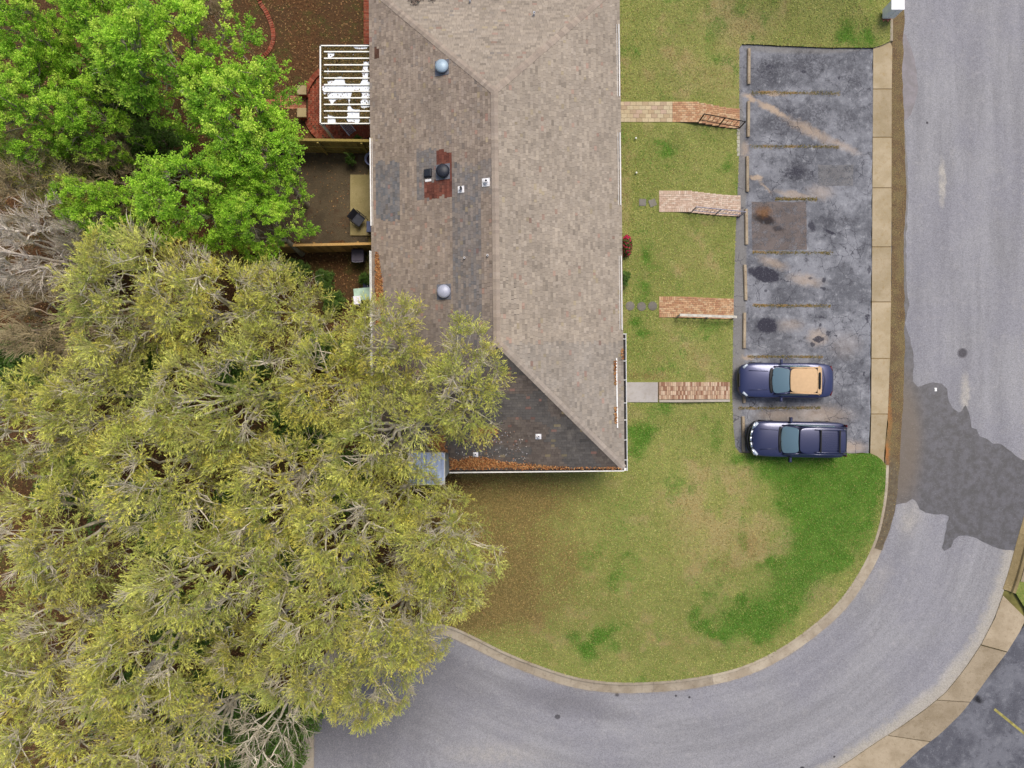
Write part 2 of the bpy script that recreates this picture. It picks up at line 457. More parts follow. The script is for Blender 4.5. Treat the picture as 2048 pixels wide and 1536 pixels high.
# ---------------------------------------------------------------- road
r_right = catmull(PX([(2078, -1500), (2078, 400), (2076, 800), (2066, 940), (2046, 1040), (2020, 1140), (1994, 1225), (1950, 1310), (1892, 1385),
                      (1800, 1455), (1690, 1530), (1560, 1600), (1400, 1660), (1150, 1700), (604, 1800)]), .8)
rl = np.vstack([PX([(1781, -1500), (1781, 90), (1778, 930)]), curve])
road_poly = np.vstack([rl, r_right[::-1]])
def road_cols(x, y):
    d, s = dist_poly(rl, x, y, arc=True)
    d2 = dist_poly(r_right, x, y)
    px = 1024 + x * S
    return np.stack([d / 10, s / 60, d2 / 10, np.ones_like(d)], 1)
def road_material():
    t = NT('weathered_asphalt', .9, .2)
    at = t.attr(); r, g, b = t.sep(at)[:3]
    cv = t.node('ShaderNodeCombineXYZ'); t.l.new(t.math('MULTIPLY', r, 10), cv.inputs[0]); t.l.new(t.math('MULTIPLY', g, 6.0), cv.inputs[1])
    streak = t.noise(1.1, 4, .6, vec=cv.outputs[0])
    streak2 = t.noise(4.5, 3, .6, vec=cv.outputs[0])
    n1 = t.noise(.25, 5, .55); n2 = t.noise(2.2, 5, .65); n3 = t.noise(19, 3, .9)
    c = t.mix(t.ramp(streak, .35, .65), hexc('858487'), hexc('949396'))
    c = t.mix(t.ramp(streak2, .55, .75, 0, .25), c, hexc('a3a1a0'))
    c = t.mix(t.ramp(streak2, .46, .26, 0, .18), c, hexc('737170'))
    c = t.mix(t.ramp(n1, .4, .62, 0, .5), c, hexc('83828a'))
    c = t.mix(t.ramp(n2, .5, .75, 0, .35), c, hexc('a3a09f'))
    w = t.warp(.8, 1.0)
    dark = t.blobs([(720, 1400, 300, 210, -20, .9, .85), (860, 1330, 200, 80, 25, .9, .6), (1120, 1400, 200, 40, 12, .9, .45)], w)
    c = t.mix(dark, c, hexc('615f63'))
    light = t.blobs([(1885, 365, 10, 62, 0, .6, .8), (1931, 785, 13, 55, 0, .7, .8), (1820, 1035, 36, 55, 15, .9, .55), (1760, 1160, 30, 70, 25, .9, .3), (990, 1510, 150, 40, 0, .9, .4),
                     (1900, 1345, 16, 70, 35, .8, .7), (1840, 1400, 14, 60, 48, .8, .6)], t.warp(3, .35))
    c = t.mix(t.math('MULTIPLY', light, t.ramp(n2, .3, .62, .35, 1)), c, hexc('b0aaa0'))
    eb = t.math('MULTIPLY', t.ramp(t.math('ADD', b, t.math('MULTIPLY', t.math('SUBTRACT', n2, .5), .12)), .085, .02), t.ramp(t.node('ShaderNodeSeparateXYZ').outputs[1] if False else n1, .2, .5, .6, 1))
    c = t.mix(t.math('MULTIPLY', eb, .75), c, hexc('aca597'))
    spots = t.blobs([(1115, 1434, 7, 6, 0, .4, .8), (835, 1333, 6, 5, 0, .4, .8), (800, 1337, 5, 4, 0, .5, .6), (1234, 1390, 6, 5, 0, .5, .8), (1855, 245, 3, 3, 0, .5, .9), (1605, 1538, 6, 6, 0, .5), (1669, 1514, 3, 3, 0, .5),
                     (1352, 1392, 3, 3, 0, .5), (1379, 1395, 3, 3, 0, .5)], t.warp(12, .06))
    c = t.mix(spots, c, hexc('3e3c40'))
    crack = t.node('ShaderNodeTexVoronoi', feature='DISTANCE_TO_EDGE'); crack.inputs['Scale'].default_value = .33
    t.l.new(t.warp(1.2, .7, 4), crack.inputs['Vector'])
    cm = t.math('MULTIPLY', t.ramp(crack.outputs['Distance'], .006, .001), t.ramp(t.noise(.3, 2), .5, .62, 0, .3))
    c = t.mix(cm, c, hexc('6a686d'))
    c = t.mix(t.ramp(n3, .32, .6, .75, 0), c, t.mix(1.0, c, (.5, .5, .5), 'MULTIPLY'))
    c = t.mix(t.ramp(n3, .58, .76, 0, .5), c, hexc('bdbab6'))
    c = t.mix(t.ramp(t.noise(11, 4, .8), .6, .72, 0, .45), c, hexc('5b5956'))
    edge = t.math('MULTIPLY', t.ramp(r, .075, .055), t.ramp(n2, .35, .6))
    c = t.mix(t.math('MULTIPLY', edge, .5), c, hexc('8b7c66'))
    t.bump(n3, .004, .5)
    return t.out(c)
tag(link('road', area_mesh('road', road_poly, 0.6, lambda x, y: -0.03 + 0 * x, road_cols, bbox=(np.array([-12., -28.]), np.array([28., 28.]))), road_material()), kind='structure')

# wet asphalt, a thin film of water fed by the gutter
def wet_material(name, c1, c2, rough=.42):
    t = NT(name, rough, .5)
    n = t.noise(2.4, 6, .7); n3 = t.noise(17, 3, .9)
    br = t.ramp(t.math('ADD', t.blob(1800, 880, 75, 230, 0, .95), t.math('MULTIPLY', t.math('SUBTRACT', n, .5), .5)), .1, .8)
    c = t.mix(t.ramp(n, .38, .62), hexc(c1), hexc(c2))
    c = t.mix(t.math('MULTIPLY', br, .75), c, hexc('665a4b'))
    c = t.mix(t.ramp(n3, .58, .75, 0, .45), c, hexc('a6a3a3'))
    c = t.mix(t.ramp(n3, .42, .28, 0, .5), c, hexc('3c3b3e'))
    t.bump(n3, .003, .3)
    return t.out(c)
M_wet = wet_material('wet_asphalt', '4b4948', '5b595c')
wet = PX([(1800, 560), (1807, 600), (1808, 640), (1818, 668), (1826, 700), (1829, 730), (1827, 764), (1838, 772), (1848, 769), (1866, 765), (1885, 769), (1895, 778), (1897, 803),
          (1904, 818), (1917, 825), (1925, 820), (1932, 811), (1939, 826), (1944, 855), (1953, 858), (1960, 872), (1970, 877), (1987, 888), (2002, 888), (2012, 894),
          (2030, 910), (2050, 920), (2066, 940), (2046, 1040), (2030, 1102), (2010, 1101), (1985, 1093), (1975, 1086), (1955, 1077), (1935, 1071), (1918, 1073), (1908, 1080), (1902, 1095),
          (1888, 1103), (1885, 1098), (1892, 1062), (1899, 1032), (1893, 1029), (1870, 1026), (1852, 1025), (1840, 1017), (1831, 1001), (1825, 998), (1815, 1007),
          (1797, 1009), (1788, 1012), (1781, 1035), (1774, 1055), (1775, 1072), (1766, 1082), (1750, 1097), (1738, 1094), (1757, 1040), (1766, 985), (1770, 930), (1781, 800), (1790, 640)])
wo_ = MB(); wo_.add([(x, y, -.024) for x, y in ragged(wet, .025, .12, 4)], [list(range(len(ragged(wet, .025, .12, 4))))])
tag(wo_.build('wet_road_water', M_wet), kind='structure')
wet2 = PX([(1790, 55), (1812, 70), (1822, 92), (1831, 118), (1835, 150), (1836, 175), (1830, 205), (1822, 228), (1806, 246), (1797, 200)])
w2 = ragged(wet2, .02, .12, 5)
tag(MB().add([(x, y, -.022) for x, y in w2], [list(range(len(w2)))]).build('damp_road_water', wet_material('damp_asphalt', '7d777a', '706b6c', .7)), kind='structure')

w3 = ragged(PX([(1800, 250), (1811, 262), (1815, 330), (1817, 400), (1812, 470), (1813, 560), (1818, 610), (1812, 645), (1800, 640)]), .02, .12, 15)
tag(MB().add([(x, y, -.021) for x, y in w3], [list(range(len(w3)))]).build('damp_road_water', M_wet), kind='structure')
# muddy gutter pan along the straight kerb
def gutter_material():
    t = NT('muddy_gutter', .8, .3)
    n = t.noise(1.5, 5, .6); n3 = t.noise(26, 3, .8); n4 = t.noise(5, 4, .7)
    c = t.mix(t.ramp(n, .38, .62), hexc('574531'), hexc('665a3c'))
    c = t.mix(t.ramp(n4, .45, .7, 0, .6), c, hexc('5f4c3a'))
    c = t.mix(t.ramp(n3, .5, .68, 0, .75), c, hexc('a58c5a'))
    c = t.mix(t.ramp(n3, .45, .3, 0, .8), c, hexc('33240f'))
    wetb = t.blobs([(1765, 1020, 60, 130, 0, .3, .9)]); c = t.mix(wetb, c, t.mix(t.ramp(n4, .35, .65), hexc('544a3c'), hexc('665d4a')))
    o = t.blobs([(1775, 905, 8, 36, 0, .95, .7), (1779, 830, 6, 80, 0, .95, .4)], t.warp(3, .5, 5))
    c = t.mix(o, c, hexc('a9692f'))
    t.bump(n3, .02, .8)
    return t.out(c)
gut = PX([(1781, -1500), (1783, -20), (1783, 300), (1783, 560), (1779, 700), (1775, 850), (1768, 960), (1760, 1030), (1744, 1094), (1764, 1099),
          (1780, 1060), (1791, 1010), (1798, 950), (1802, 880), (1806, 800), (1810, 700), (1808, 560), (1807, 480), (1813, 400), (1809, 250), (1805, 150), (1808, 60), (1808, -20), (1808, -1500)])
gr = ragged(gut, .02, .15, 8)
tag(link('gutter', area_mesh('gutter', gr, 2.0, lambda x, y: .004 + 0 * x), gutter_material()), kind='structure')

# ---------------------------------------------------------------- car park surface with stains
def lot_material(name='car_park_asphalt', second=False):
    t = NT(name, .88, .25)
    n1 = t.noise(.55, 6, .65); n2 = t.noise(2.4, 6, .7); n3 = t.noise(15, 4, .9); n4 = t.noise(8, 5, .75)
    c = t.mix(t.ramp(n1, .4, .62), hexc('5c5d62'), hexc('7e7f84'))
    c = t.mix(t.ramp(n2, .5, .74, 0, .6), c, hexc('a1a2a5'))
    c = t.mix(t.ramp(n2, .48, .3, 0, .85), c, hexc('414146'))
    if second: c = t.mix(t.blobs([(1957, 1400, 15, 11, 40, .7, .95), (1990, 1330, 20, 50, 30, .9, .5)], t.warp(4, .3)), t.mix(.45, c, hexc('3f3f49')), hexc('17161a'))
    if not second:
        w = t.warp(2.2, 1.4, 6); w2 = t.warp(4, .42, 6)
        edge = t.blobs([(1473, 500, 22, 420, 0, .25, .8), (1610, 97, 150, 14, 0, .5, .7)], t.warp(2, .15))
        c = t.mix(edge, c, hexc('76736f'))
        dk = t.blobs([(1545, 135, 60, 40, 0, .8, .8), (1610, 125, 75, 42, 0, .8, .75), (1540, 165, 45, 20, 0, .8, .5), (1700, 160, 55, 60, 0, .9, .6), (1560, 240, 70, 45, 10, .8, .75), (1630, 230, 55, 40, 0, .8, .7),
                      (1690, 240, 36, 45, 0, .8, .65), (1590, 345, 45, 30, 0, .7, .95), (1655, 355, 60, 30, 0, .8, .55), (1670, 440, 60, 28, 0, .8, .65), (1560, 600, 46, 25, 0, .8, .45), (1545, 320, 60, 20, 0, .9, .5), (1500, 140, 30, 60, 0, .9, .5)], w)
        c = t.mix(t.math('MULTIPLY', dk, t.ramp(n4, .3, .62)), c, hexc('34343a'))
        oil = t.blobs([(1530, 550, 33, 17, 15, .25, .95), (1506, 542, 16, 9, 20, .4, .85), (1533, 651, 24, 19, 0, .3, .95), (1636, 679, 12, 7, 0, .35, .9), (1624, 690, 6, 5, 0, .4, .8), (1656, 667, 5, 8, 0, .5, .8), (1646, 577, 8, 5, 20, .4, .8),
                       (1648, 560, 4, 7, 0, .4, .8), (1620, 556, 6, 4, 0, .4, .7), (1535, 440, 16, 9, 20, .6, .9), (1558, 460, 17, 9, 25, .7, .85), (1622, 452, 8, 14, -25, .4, .8), (1660, 465, 16, 4, 22, .4, .9), (1738, 540, 5, 12, 0, .6, .7),
                       (1734, 638, 4, 14, 0, .6, .8), (1727, 749, 4, 5, 0, .5, .8), (1640, 652, 4, 4, 0, .5, .8), (1672, 671, 4, 3, 0, .5, .8), (1541, 133, 12, 8, 0, .7, .7), (1607, 144, 7, 5, 0, .5, .8), (1678, 155, 5, 5, 0, .5, .8), (1532, 581, 5, 4, 0, .5, .7), (1590, 345, 26, 16, 0, .7, .6)], w2)
        sand = t.blobs([(1500, 196, 24, 8, 30, .8, .85), (1545, 220, 60, 9, 28, .8, .85), (1620, 262, 90, 16, 27, .9, .6), (1545, 187, 36, 6, 4, .7, .7), (1680, 290, 60, 12, 24, .9, .5), (1512, 355, 18, 7, 0, .6, .8),
                        (1530, 375, 30, 5, 45, .8, .5), (1590, 390, 60, 10, 8, .8, .5), (1640, 385, 40, 25, 0, .9, .35), (1545, 525, 45, 14, 20, .9, .5), (1610, 560, 50, 18, 10, .9, .5), (1635, 675, 30, 26, 0, .8, .5), (1580, 650, 40, 20, 0, .9, .3), (1690, 690, 50, 40, 0, .9, .15),
                        (1640, 830, 90, 30, 0, .9, .45), (1560, 830, 70, 20, 0, .9, .4), (1700, 895, 50, 20, 0, .9, .6), (1495, 715, 18, 6, 0, .7, .6), (1640, 905, 30, 6, 0, .6, .8), (1505, 905, 30, 6, 0, .6, .6), (1490, 300, 12, 25, 0, .9, .5)], t.warp(3.5, .5, 4))
        c = t.mix(sand, c, hexc('a9957f'))
        c = t.mix(t.blobs([(1525, 425, 24, 18, 0, .7, .8), (1532, 437, 26, 6, 8, .6, .8)], w2), c, hexc('80501f'))
        c = t.mix(oil, c, hexc('2c2b35'))
        cr = t.node('ShaderNodeTexVoronoi', feature='DISTANCE_TO_EDGE'); cr.inputs['Scale'].default_value = 1.4
        t.l.new(t.warp(2.5, .3, 4), cr.inputs['Vector'])
        cm = t.math('MULTIPLY', t.ramp(cr.outputs['Distance'], .02, .004), t.ramp(t.noise(.5, 2), .42, .58, 0, .85))
        c = t.mix(cm, c, hexc('35343c'))
    c = t.mix(t.ramp(n3, .44, .3, 0, .7), c, hexc('3a3a44'))
    c = t.mix(t.ramp(n3, .56, .72, 0, .5), c, hexc('b4b4bb'))
    t.bump(n3, .006, .6)
    return t.out(c)
M_lot = lot_material()
lot = link('car_park', area_mesh('car_park', ragged(lot_poly, .012, .15, 2), 3.0, lambda x, y: .02 + 0 * x), M_lot)
tag(lot, kind='structure')
def sheet(name, poly, z, mat, parent=None):
    return MB().add([(x, y, z) for x, y in poly], [list(range(len(poly)))]).build(name, mat, parent)
def patch_mat(nm, c):
    t = NT(nm, .9, .2); n3 = t.noise(15, 4, .9); n = t.noise(1.5, 5)
    cc = t.mix(t.ramp(n, .35, .65), c, tuple(v * 1.3 for v in c)); cc = t.mix(t.ramp(n3, .55, .75, 0, .5), cc, hexc('a9a0a0')); cc = t.mix(t.ramp(n3, .45, .3, 0, .5), cc, hexc('3a3438'))
    pos = t.blobs([(1528, 440, 30, 13, 10, .5, .9), (1556, 458, 17, 9, 20, .6, .6)], t.warp(3.5, .7, 6)); cc = t.mix(pos, cc, hexc('2c2625'))
    cc = t.mix(t.blobs([(1527, 424, 22, 16, 0, .8, .6)], t.warp(3.5, .7, 6)), cc, hexc('7c5428'))
    tr = t.node('ShaderNodeBsdfTransparent'); mx = t.node('ShaderNodeMixShader'); t.l.new(t.ramp(t.noise(2.5, 6, .7), .36, .56, .25, .85), mx.inputs[0]); t.l.new(tr.outputs[0], mx.inputs[1]); t.l.new(t.b.outputs[0], mx.inputs[2]); t.l.new(mx.outputs[0], t.n['Material Output'].inputs[0])
    return t.out(cc)
sheet('asphalt_patch', ragged(PX([(1503, 404), (1612, 404), (1613, 500), (1504, 500)][::-1]), .01), .024, patch_mat('brown_patch', hexc('655c58')), lot)
sheet('asphalt_patch', ragged(PX([(1636, 330), (1706, 330), (1706, 372), (1636, 372)][::-1]), .01), .024, patch_mat('grey_patch', hexc('6c6b6c')), lot)

def paint_mat():
    t = NT('worn_yellow_paint', .9, .2)
    n = t.noise(6, 5, .75); n2 = t.noise(1.1, 3)
    c = t.mix(t.ramp(n, .4, .6), hexc('937f4c'), hexc('6b6540'))
    c = t.mix(t.ramp(n2, .45, .6), c, hexc('8f7550'))
    tr = t.node('ShaderNodeBsdfTransparent'); mx = t.node('ShaderNodeMixShader')
    t.l.new(t.ramp(t.math('ADD', t.math('MULTIPLY', n, .6), t.math('MULTIPLY', n2, .5)), .47, .68, 0, .75), mx.inputs[0]); t.l.new(tr.outputs[0], mx.inputs[1]); t.l.new(t.b.outputs[0], mx.inputs[2])
    t.l.new(mx.outputs[0], t.n['Material Output'].inputs[0])
    return t.out(c)
M_paint = paint_mat()
stripes = [(1500, 184, 1680, 189), (1500, 292, 1678, 295), (1550, 397, 1635, 400), (1505, 504, 1665, 507), (1505, 610, 1660, 613), (1495, 713, 1645, 714), (1476, 817, 1640, 815)]
for x0, y0, x1, y1 in stripes:
    sheet('painted_stripe', ragged(PX([(x0, y0 - 2.5), (x1, y1 - 2.5), (x1, y1 + 2.5), (x0, y0 + 2.5)][::-1]), .008), .0275, M_paint, lot)

# weeds growing along the stall stripes
def blades(name, pts, zf, mat, size, cols, seed=1, up=.5):
    r = np.random.default_rng(seed); n = len(pts)
    b = np.column_stack([pts, zf])
    a = r.uniform(0, 2 * np.pi, n); L = r.uniform(.5, 1.3, n) * size; el = r.uniform(.15, up, n)
    d = np.stack([np.cos(a) * np.cos(el), np.sin(a) * np.cos(el), np.sin(el)], 1)
    s = np.stack([-np.sin(a), np.cos(a), 0 * a], 1) * (L * r.uniform(.1, .28, n))[:, None]
    V = np.stack([b - s, b + s, b + d * L[:, None]], 1).reshape(-1, 3)
    return mesh_np(name, V, np.arange(3 * n).reshape(-1, 3), np.repeat(cols, 3, 0))
def leafmat(name, rough=.7, trans=.0, gain=1.0, vary=False):
    t = NT(name, rough, .2); c = t.attr()
    if vary: c = t.mix(t.ramp(t.info(), 0, 1, 0, .8), c, t.mix(1.0, c, (.84, .90, 1.0), 'MULTIPLY'))
    if gain != 1: c = t.mix(1.0, c, (gain,) * 3, 'MULTIPLY')
    if trans > 0:
        tl = t.node('ShaderNodeBsdfTranslucent'); mx = t.node('ShaderNodeMixShader'); mx.inputs[0].default_value = trans
        t.l.new(c, tl.inputs[0]); t.l.new(t.b.outputs[0], mx.inputs[1]); t.l.new(tl.outputs[0], mx.inputs[2]); t.l.new(mx.outputs[0], t.n['Material Output'].inputs[0])
    return t.out(c)
M_leafy = leafmat('leaf_blades', .75, .15)
r_ = np.random.default_rng(11)
wp_, = [np.vstack([np.column_stack([r_.uniform(x0, x1, 420), np.interp(r_.uniform(0, 1, 420), [0, 1], [y0, y1]) + r_.normal(0, 1.6, 420)]) for x0, y0, x1, y1 in stripes])]
wp_ = PX([tuple(p) for p in wp_])
wc = np.array([hexc('6f6a30'), hexc('8a7a3e'), hexc('5a5a22'), hexc('967a48')])[r_.integers(0, 4, len(wp_))] * r_.uniform(.6, 1.2, (len(wp_), 1))
tag(link('weeds', blades('weeds', wp_, .024 + 0 * wp_[:, 0], M_leafy, .07, wc, 3, 1.0), M_leafy), 'low dry weeds growing along the worn stall stripes', 'weeds', kind='stuff')

# ---------------------------------------------------------------- concrete: apron slabs, kerbs
def concrete(name, c1, c2, stain='8d7850', grain=.35):
    t = NT(name, .9, .2)
    n1 = t.noise(.9, 5, .6); n2 = t.noise(5, 5, .7); n3 = t.noise(18, 3, .9)
    c = t.mix(t.ramp(n1, .35, .65), hexc(c1), hexc(c2))
    c = t.mix(t.ramp(n2, .5, .72, 0, .55), c, hexc(stain))
    k = t.ramp(t.info(), 0, 1, .88, 1.1)
    cc = t.node('ShaderNodeCombineColor')
    for i in range(3): t.l.new(k, cc.inputs[i])
    c = t.mix(1.0, c, cc.outputs[0], 'MULTIPLY')
    c = t.mix(t.ramp(n3, .44, .28, 0, grain), c, hexc('5a4c36'))
    c = t.mix(t.ramp(n3, .58, .74, 0, grain), c, hexc('e0cfa8'))
    t.bump(n3, .004, .5)
    return t.out(c)
M_apron = concrete('tan_concrete', 'a5967c', '97886c')
apron = empty('driveway_apron', P(1760, 500, 0)); tag(apron, kind='structure')
ys = [92, 178.5, 275, 376, 494, 604, 717, 828, 908]
def apx(y): return (np.interp(y, [92, 900], [1746, 1741.5]), np.interp(y, [92, 120, 560, 700, 830, 908, 935], [1783, 1783, 1782, 1780, 1775, 1769, 1766]))
inv = Matrix.Translation(-apron.location)
for i in range(len(ys) - 1):
    y0, y1 = ys[i] + 1.0, ys[i + 1] - 1.0
    l0, r0 = apx(y0); l1, r1 = apx(y1)
    poly = [(l0, y0), (r0, y0), ((r0 + r1) / 2, (y0 + y1) / 2), (r1, y1), (l1, y1)]
    if i == 0: poly = [(1746, 95), (1762, 91), (1771, 87), (1778, 80), (1784, 95), (r1, y1), (l1, y1)]
    if i == len(ys) - 2: poly = [(l0, y0), (r0, y0), (1768, 905), (1767, 932), (1762, 920), (1752, 912), (1740, 906)]
    b = MB(); pts = [P(*q) - apron.location for q in poly]
    b.prism([(p.x, p.y) for p in pts], -.08, .028 + .002 * (i % 2))
    b.build('slab', M_apron, apron)
jt = MB(); q = [P(1747, 92), P(1783, 92), P(1781, 700), P(1768, 905), P(1742, 905)]
jt.prism([(p.x - apron.location.x, p.y - apron.location.y) for p in q], -.09, .006); jt.build('joint_bed', simple('dark_joint', hexc('83704f'), .95), apron)

M_kerb = concrete('kerb_concrete', 'a59a88', '8f8371', '6f6352', .3)
def kerb_run(root, line, width_top=.15, width_pan=.45, seg=3.0, side=1, top=.12, mat=None, pan=True):
    """kerb stones and gutter pans as separate pieces along a line; side=+1 puts the pan on the line's left"""
    line = np.asarray(line); d = np.r_[0, np.cumsum(np.hypot(*np.diff(line, axis=0).T))]
    L = d[-1]; n = max(1, int(L / seg)); o = np.array(root.location[:2])
    def at(s):
        p = np.array([np.interp(s, d, line[:, 0]), np.interp(s, d, line[:, 1])])
        e = .15; a = np.array([np.interp(s - e, d, line[:, 0]), np.interp(s - e, d, line[:, 1])]); b = np.array([np.interp(s + e, d, line[:, 0]), np.interp(s + e, d, line[:, 1])])
        t = (b - a) / (np.linalg.norm(b - a) + 1e-9); return p, np.array([-t[1], t[0]]) * side
    for i in range(n):
        s0, s1 = L * i / n + .006, L * (i + 1) / n - .006
        k = 8; m = MB(); prof = [(0, -.2), (0, top), (width_top * .8, top - .004), (width_top, top - .02), (width_top + .03, -.005)]
        if pan: prof += [(width_top + width_pan * .5, -.018), (width_top + width_pan, -.012)]
        prof += [(prof[-1][0], -.2)]
        vs_ = []
        for j in range(k + 1):
            p, nn = at(s0 + (s1 - s0) * j / k)
            for w, z in prof: vs_.append((*(p + nn * w - o), z))
        q = len(prof); fs_ = []
        for j in range(k):
            for a in range(q - 1):
                f = [j * q + a, j * q + a + 1, (j + 1) * q + a + 1, (j + 1) * q + a]
                fs_.append(f if side < 0 else f[::-1])
        fs_.append(list(range(q)) if side > 0 else list(range(q))[::-1]); fs_.append([k * q + a for a in range(q)][::-1] if side > 0 else [k * q + a for a in range(q)])
        m.add(vs_, fs_); m.build('kerb_stone', mat or M_kerb, root)
kerb = empty('kerb', P(1500, 1340)); tag(kerb, kind='structure')
kerb_run(kerb, curve[:np.argmin(np.abs(curve[:, 1] - P(0, 1560)[1]))], side=1)
kerb2 = empty('kerb', P(1781, 0)); tag(kerb2, kind='structure')
kerb_run(kerb2, PX([(1779, -900), (1778, 84)]), side=1, width_pan=.05, pan=False)

# ---------------------------------------------------------------- right hand corner: second drive, second car park, walk, grass strip
apr2 = empty('driveway_apron', P(1900, 1400, 0)); tag(apr2, kind='structure')
inner = PX([(2006, 1190), (1990, 1236), (1962, 1290), (1930, 1338), (1893, 1384), (1850, 1420), (1800, 1455), (1745, 1490), (1688, 1530), (1600, 1578)])
outer = PX([(2052, 1236), (2040, 1262), (2014, 1304), (1985, 1342), (1952, 1388), (1925, 1424), (1880, 1468), (1835, 1502), (1795, 1540), (1730, 1590)])
M_ap2 = concrete('pale_concrete', '9f917b', '8d7f69', '77684f')
cuts = [0, 2.0, 4.45, 6.45, 9]
def lp(a, s): i = min(int(s), len(a) - 2); f = s - i; return a[i] * (1 - f) + a[i + 1] * f
o2 = np.array(apr2.location[:2])
for i in range(4):
    s0, s1 = cuts[i] + .02, cuts[i + 1] - .02
    ss = np.linspace(s0, s1, 7)
    poly = [lp(inner, s) - o2 for s in ss] + [lp(outer, s) - o2 for s in ss[::-1]]
    MB().prism([tuple(p) for p in poly], -.1, .012).build('slab', M_ap2, apr2)
lot2 = ragged(np.vstack([PX([(2056, 1240)]), outer[1:], PX([(1730, 2300), (3200, 2300), (3200, 1240)])]), .01, .4)
lo2 = tag(link('car_park', area_mesh('car_park', lot2, 3.0, lambda x, y: .004 + 0 * x), lot_material('second_car_park_asphalt', True)), kind='structure')
sheet('painted_stripe', PX([(1990, 1416), (2120, 1522), (2117, 1526), (1987, 1420)][::-1]), .0085, simple('yellow_paint', hexc('8e864c'), .9, var=.3), lo2)
kerb3 = empty('kerb', P(2030, 1120)); tag(kerb3, kind='structure')
k3 = PX([(2106, -900), (2106, 700), (2098, 900), (2078, 1010), (2056, 1090), (2040, 1150), (2028, 1186)])
kerb_run(kerb3, catmull(k3, .5), side=-1, mat=concrete('mossy_concrete', '8f7f5c', '7f7050', '6a5c3c', .6))
gs = PX([(2030, 1186), (2042, 1150), (2100, 1165), (3300, 1165), (3300, 1236), (2056, 1238), (2048, 1215)])
def gcol(x, y): return np.stack([0 * x, .4 + 0 * x, 0 * x, .2 + 0 * x], 1)
tag(link('grass_verge', area_mesh('grass_verge', gs, 1.0, lambda x, y: .06 + 0 * x, gcol), M_ground), kind='structure')
gs2 = PX([(2110, -1500), (2110, 700), (2102, 900), (2082, 1010), (2061, 1085), (3300, 1085), (3300, -1500)])
tag(link('grass_verge', area_mesh('grass_verge', gs2, 2.0, lambda x, y: .1 + 0 * x, gcol), M_ground), kind='structure')
walk = empty('pavement', P(2060, 1120)); tag(walk, kind='structure')
for a, b in ((2054, 2110), (2111, 2170), (2171, 2230), (2231, 2290)):
    l0 = 2060 if a == 2054 else a; l1 = 2037 if a == 2054 else a
    MB().prism([tuple(np.array(P(*q)[:2]) - np.array(walk.location[:2])) for q in ((l0 + 2, 1078), (b, 1084), (b, 1172), (l1 + 2, 1162))], -.1, .09).build('slab', M_ap2, walk)
# ---------------------------------------------------------------- the town house block
TH = math.radians(0.6)
ZG = 1.0; ZE = 3.7
hx0, hx1, hy0, hy1 = -6.45, 5.17, -3.96, 18.55      # eaves
RX = (hx0 + hx1) / 2; HW = (hx1 - hx0) / 2; PITCH = 0.36
ZR = ZE + HW * PITCH
house = empty('town_house', (0, 0, 0), TH)
tag(house, 'long town house block with brown shingled hip roof beside the front lawn', 'house')
Rm = Matrix.Rotation(TH, 4, 'Z')
NX, NY = -2.97, -3.12                                # notch at the south west corner

def shingle_mat(name, src):
    t = NT(name, .95, .08)
    c = t.attr() if src == 'attr' else t.info('Color')
    n3 = t.noise(16, 4, .9); n = t.noise(1.6, 5, .6)
    c = t.mix(t.ramp(n3, .3, .7, .35, 0), c, t.mix(1.0, c, (.5, .48, .48), 'MULTIPLY'))
    c = t.mix(t.ramp(n, .5, .75, 0, .2), c, hexc('8b8378'))
    t.bump(n3, .003, .5)
    return t.out(c)
M_sh_attr = shingle_mat('asphalt_shingles', 'attr'); M_sh_obj = shingle_mat('asphalt_shingle', 'obj')
M_deck = simple('roof_felt', hexc('4a403a'), .95, var=.2)

def clip_poly(poly, a, b, c):
    """keep the part of a 2-D polygon with a*x+b*y <= c"""
    out = []
    for i in range(len(poly)):
        p, q = poly[i], poly[(i + 1) % len(poly)]
        dp = a * p[0] + b * p[1] - c; dq = a * q[0] + b * q[1] - c
        if dp <= 0: out.append(p)
        if (dp < 0 < dq) or (dq < 0 < dp):
            t = dp / (dp - dq); out.append((p[0] + (q[0] - p[0]) * t, p[1] + (q[1] - p[1]) * t))
    return out
# slope: eave origin, along direction, inward direction, clip half planes in house coordinates
ys0, ys1 = hy0 + HW, hy1 - HW
slopes = {
    'west': dict(o=(hx0, hy0), u=(0, 1), w=(1, 0), L=hy1 - hy0, D=HW, clips=[(1, -1, hx0 - hy0), (1, 1, hx0 + hy1)]),
    'east': dict(o=(hx1, hy0), u=(0, 1), w=(-1, 0), L=hy1 - hy0, D=HW, clips=[(-1, -1, -hx1 - hy0), (-1, 1, -hx1 + hy1)]),
    'south': dict(o=(hx0, hy0), u=(1, 0), w=(0, 1), L=hx1 - hx0, D=HW, clips=[(-1, 1, hy0 - hx0), (1, 1, hy0 + hx1)]),
    'north': dict(o=(hx0, hy1), u=(1, 0), w=(0, -1), L=hx1 - hx0, D=HW, clips=[(-1, -1, -hx0 - hy1), (1, -1, hx1 - hy1)]),
}
def roof_z(x, y):
    d = min(x - hx0, hx1 - x, y - hy0, hy1 - y)
    return ZE + d * PITCH
rng = np.random.default_rng(5)
vn = rng.uniform(0, 1, (64, 64))
def vnoise(x, y, s):
    x = x / s + 20; y = y / s + 20
    i, j = int(math.floor(x)), int(math.floor(y)); fx, fy = x - i, y - j
    fx = fx * fx * (3 - 2 * fx); fy = fy * fy * (3 - 2 * fy)
    g = lambda a, b: vn[a % 64, b % 64]
    return (g(i, j) * (1 - fx) + g(i + 1, j) * fx) * (1 - fy) + (g(i, j + 1) * (1 - fx) + g(i + 1, j + 1) * fx) * fy
def mixc(a, b, t): return tuple(a[i] * (1 - t) + b[i] * t for i in range(3))
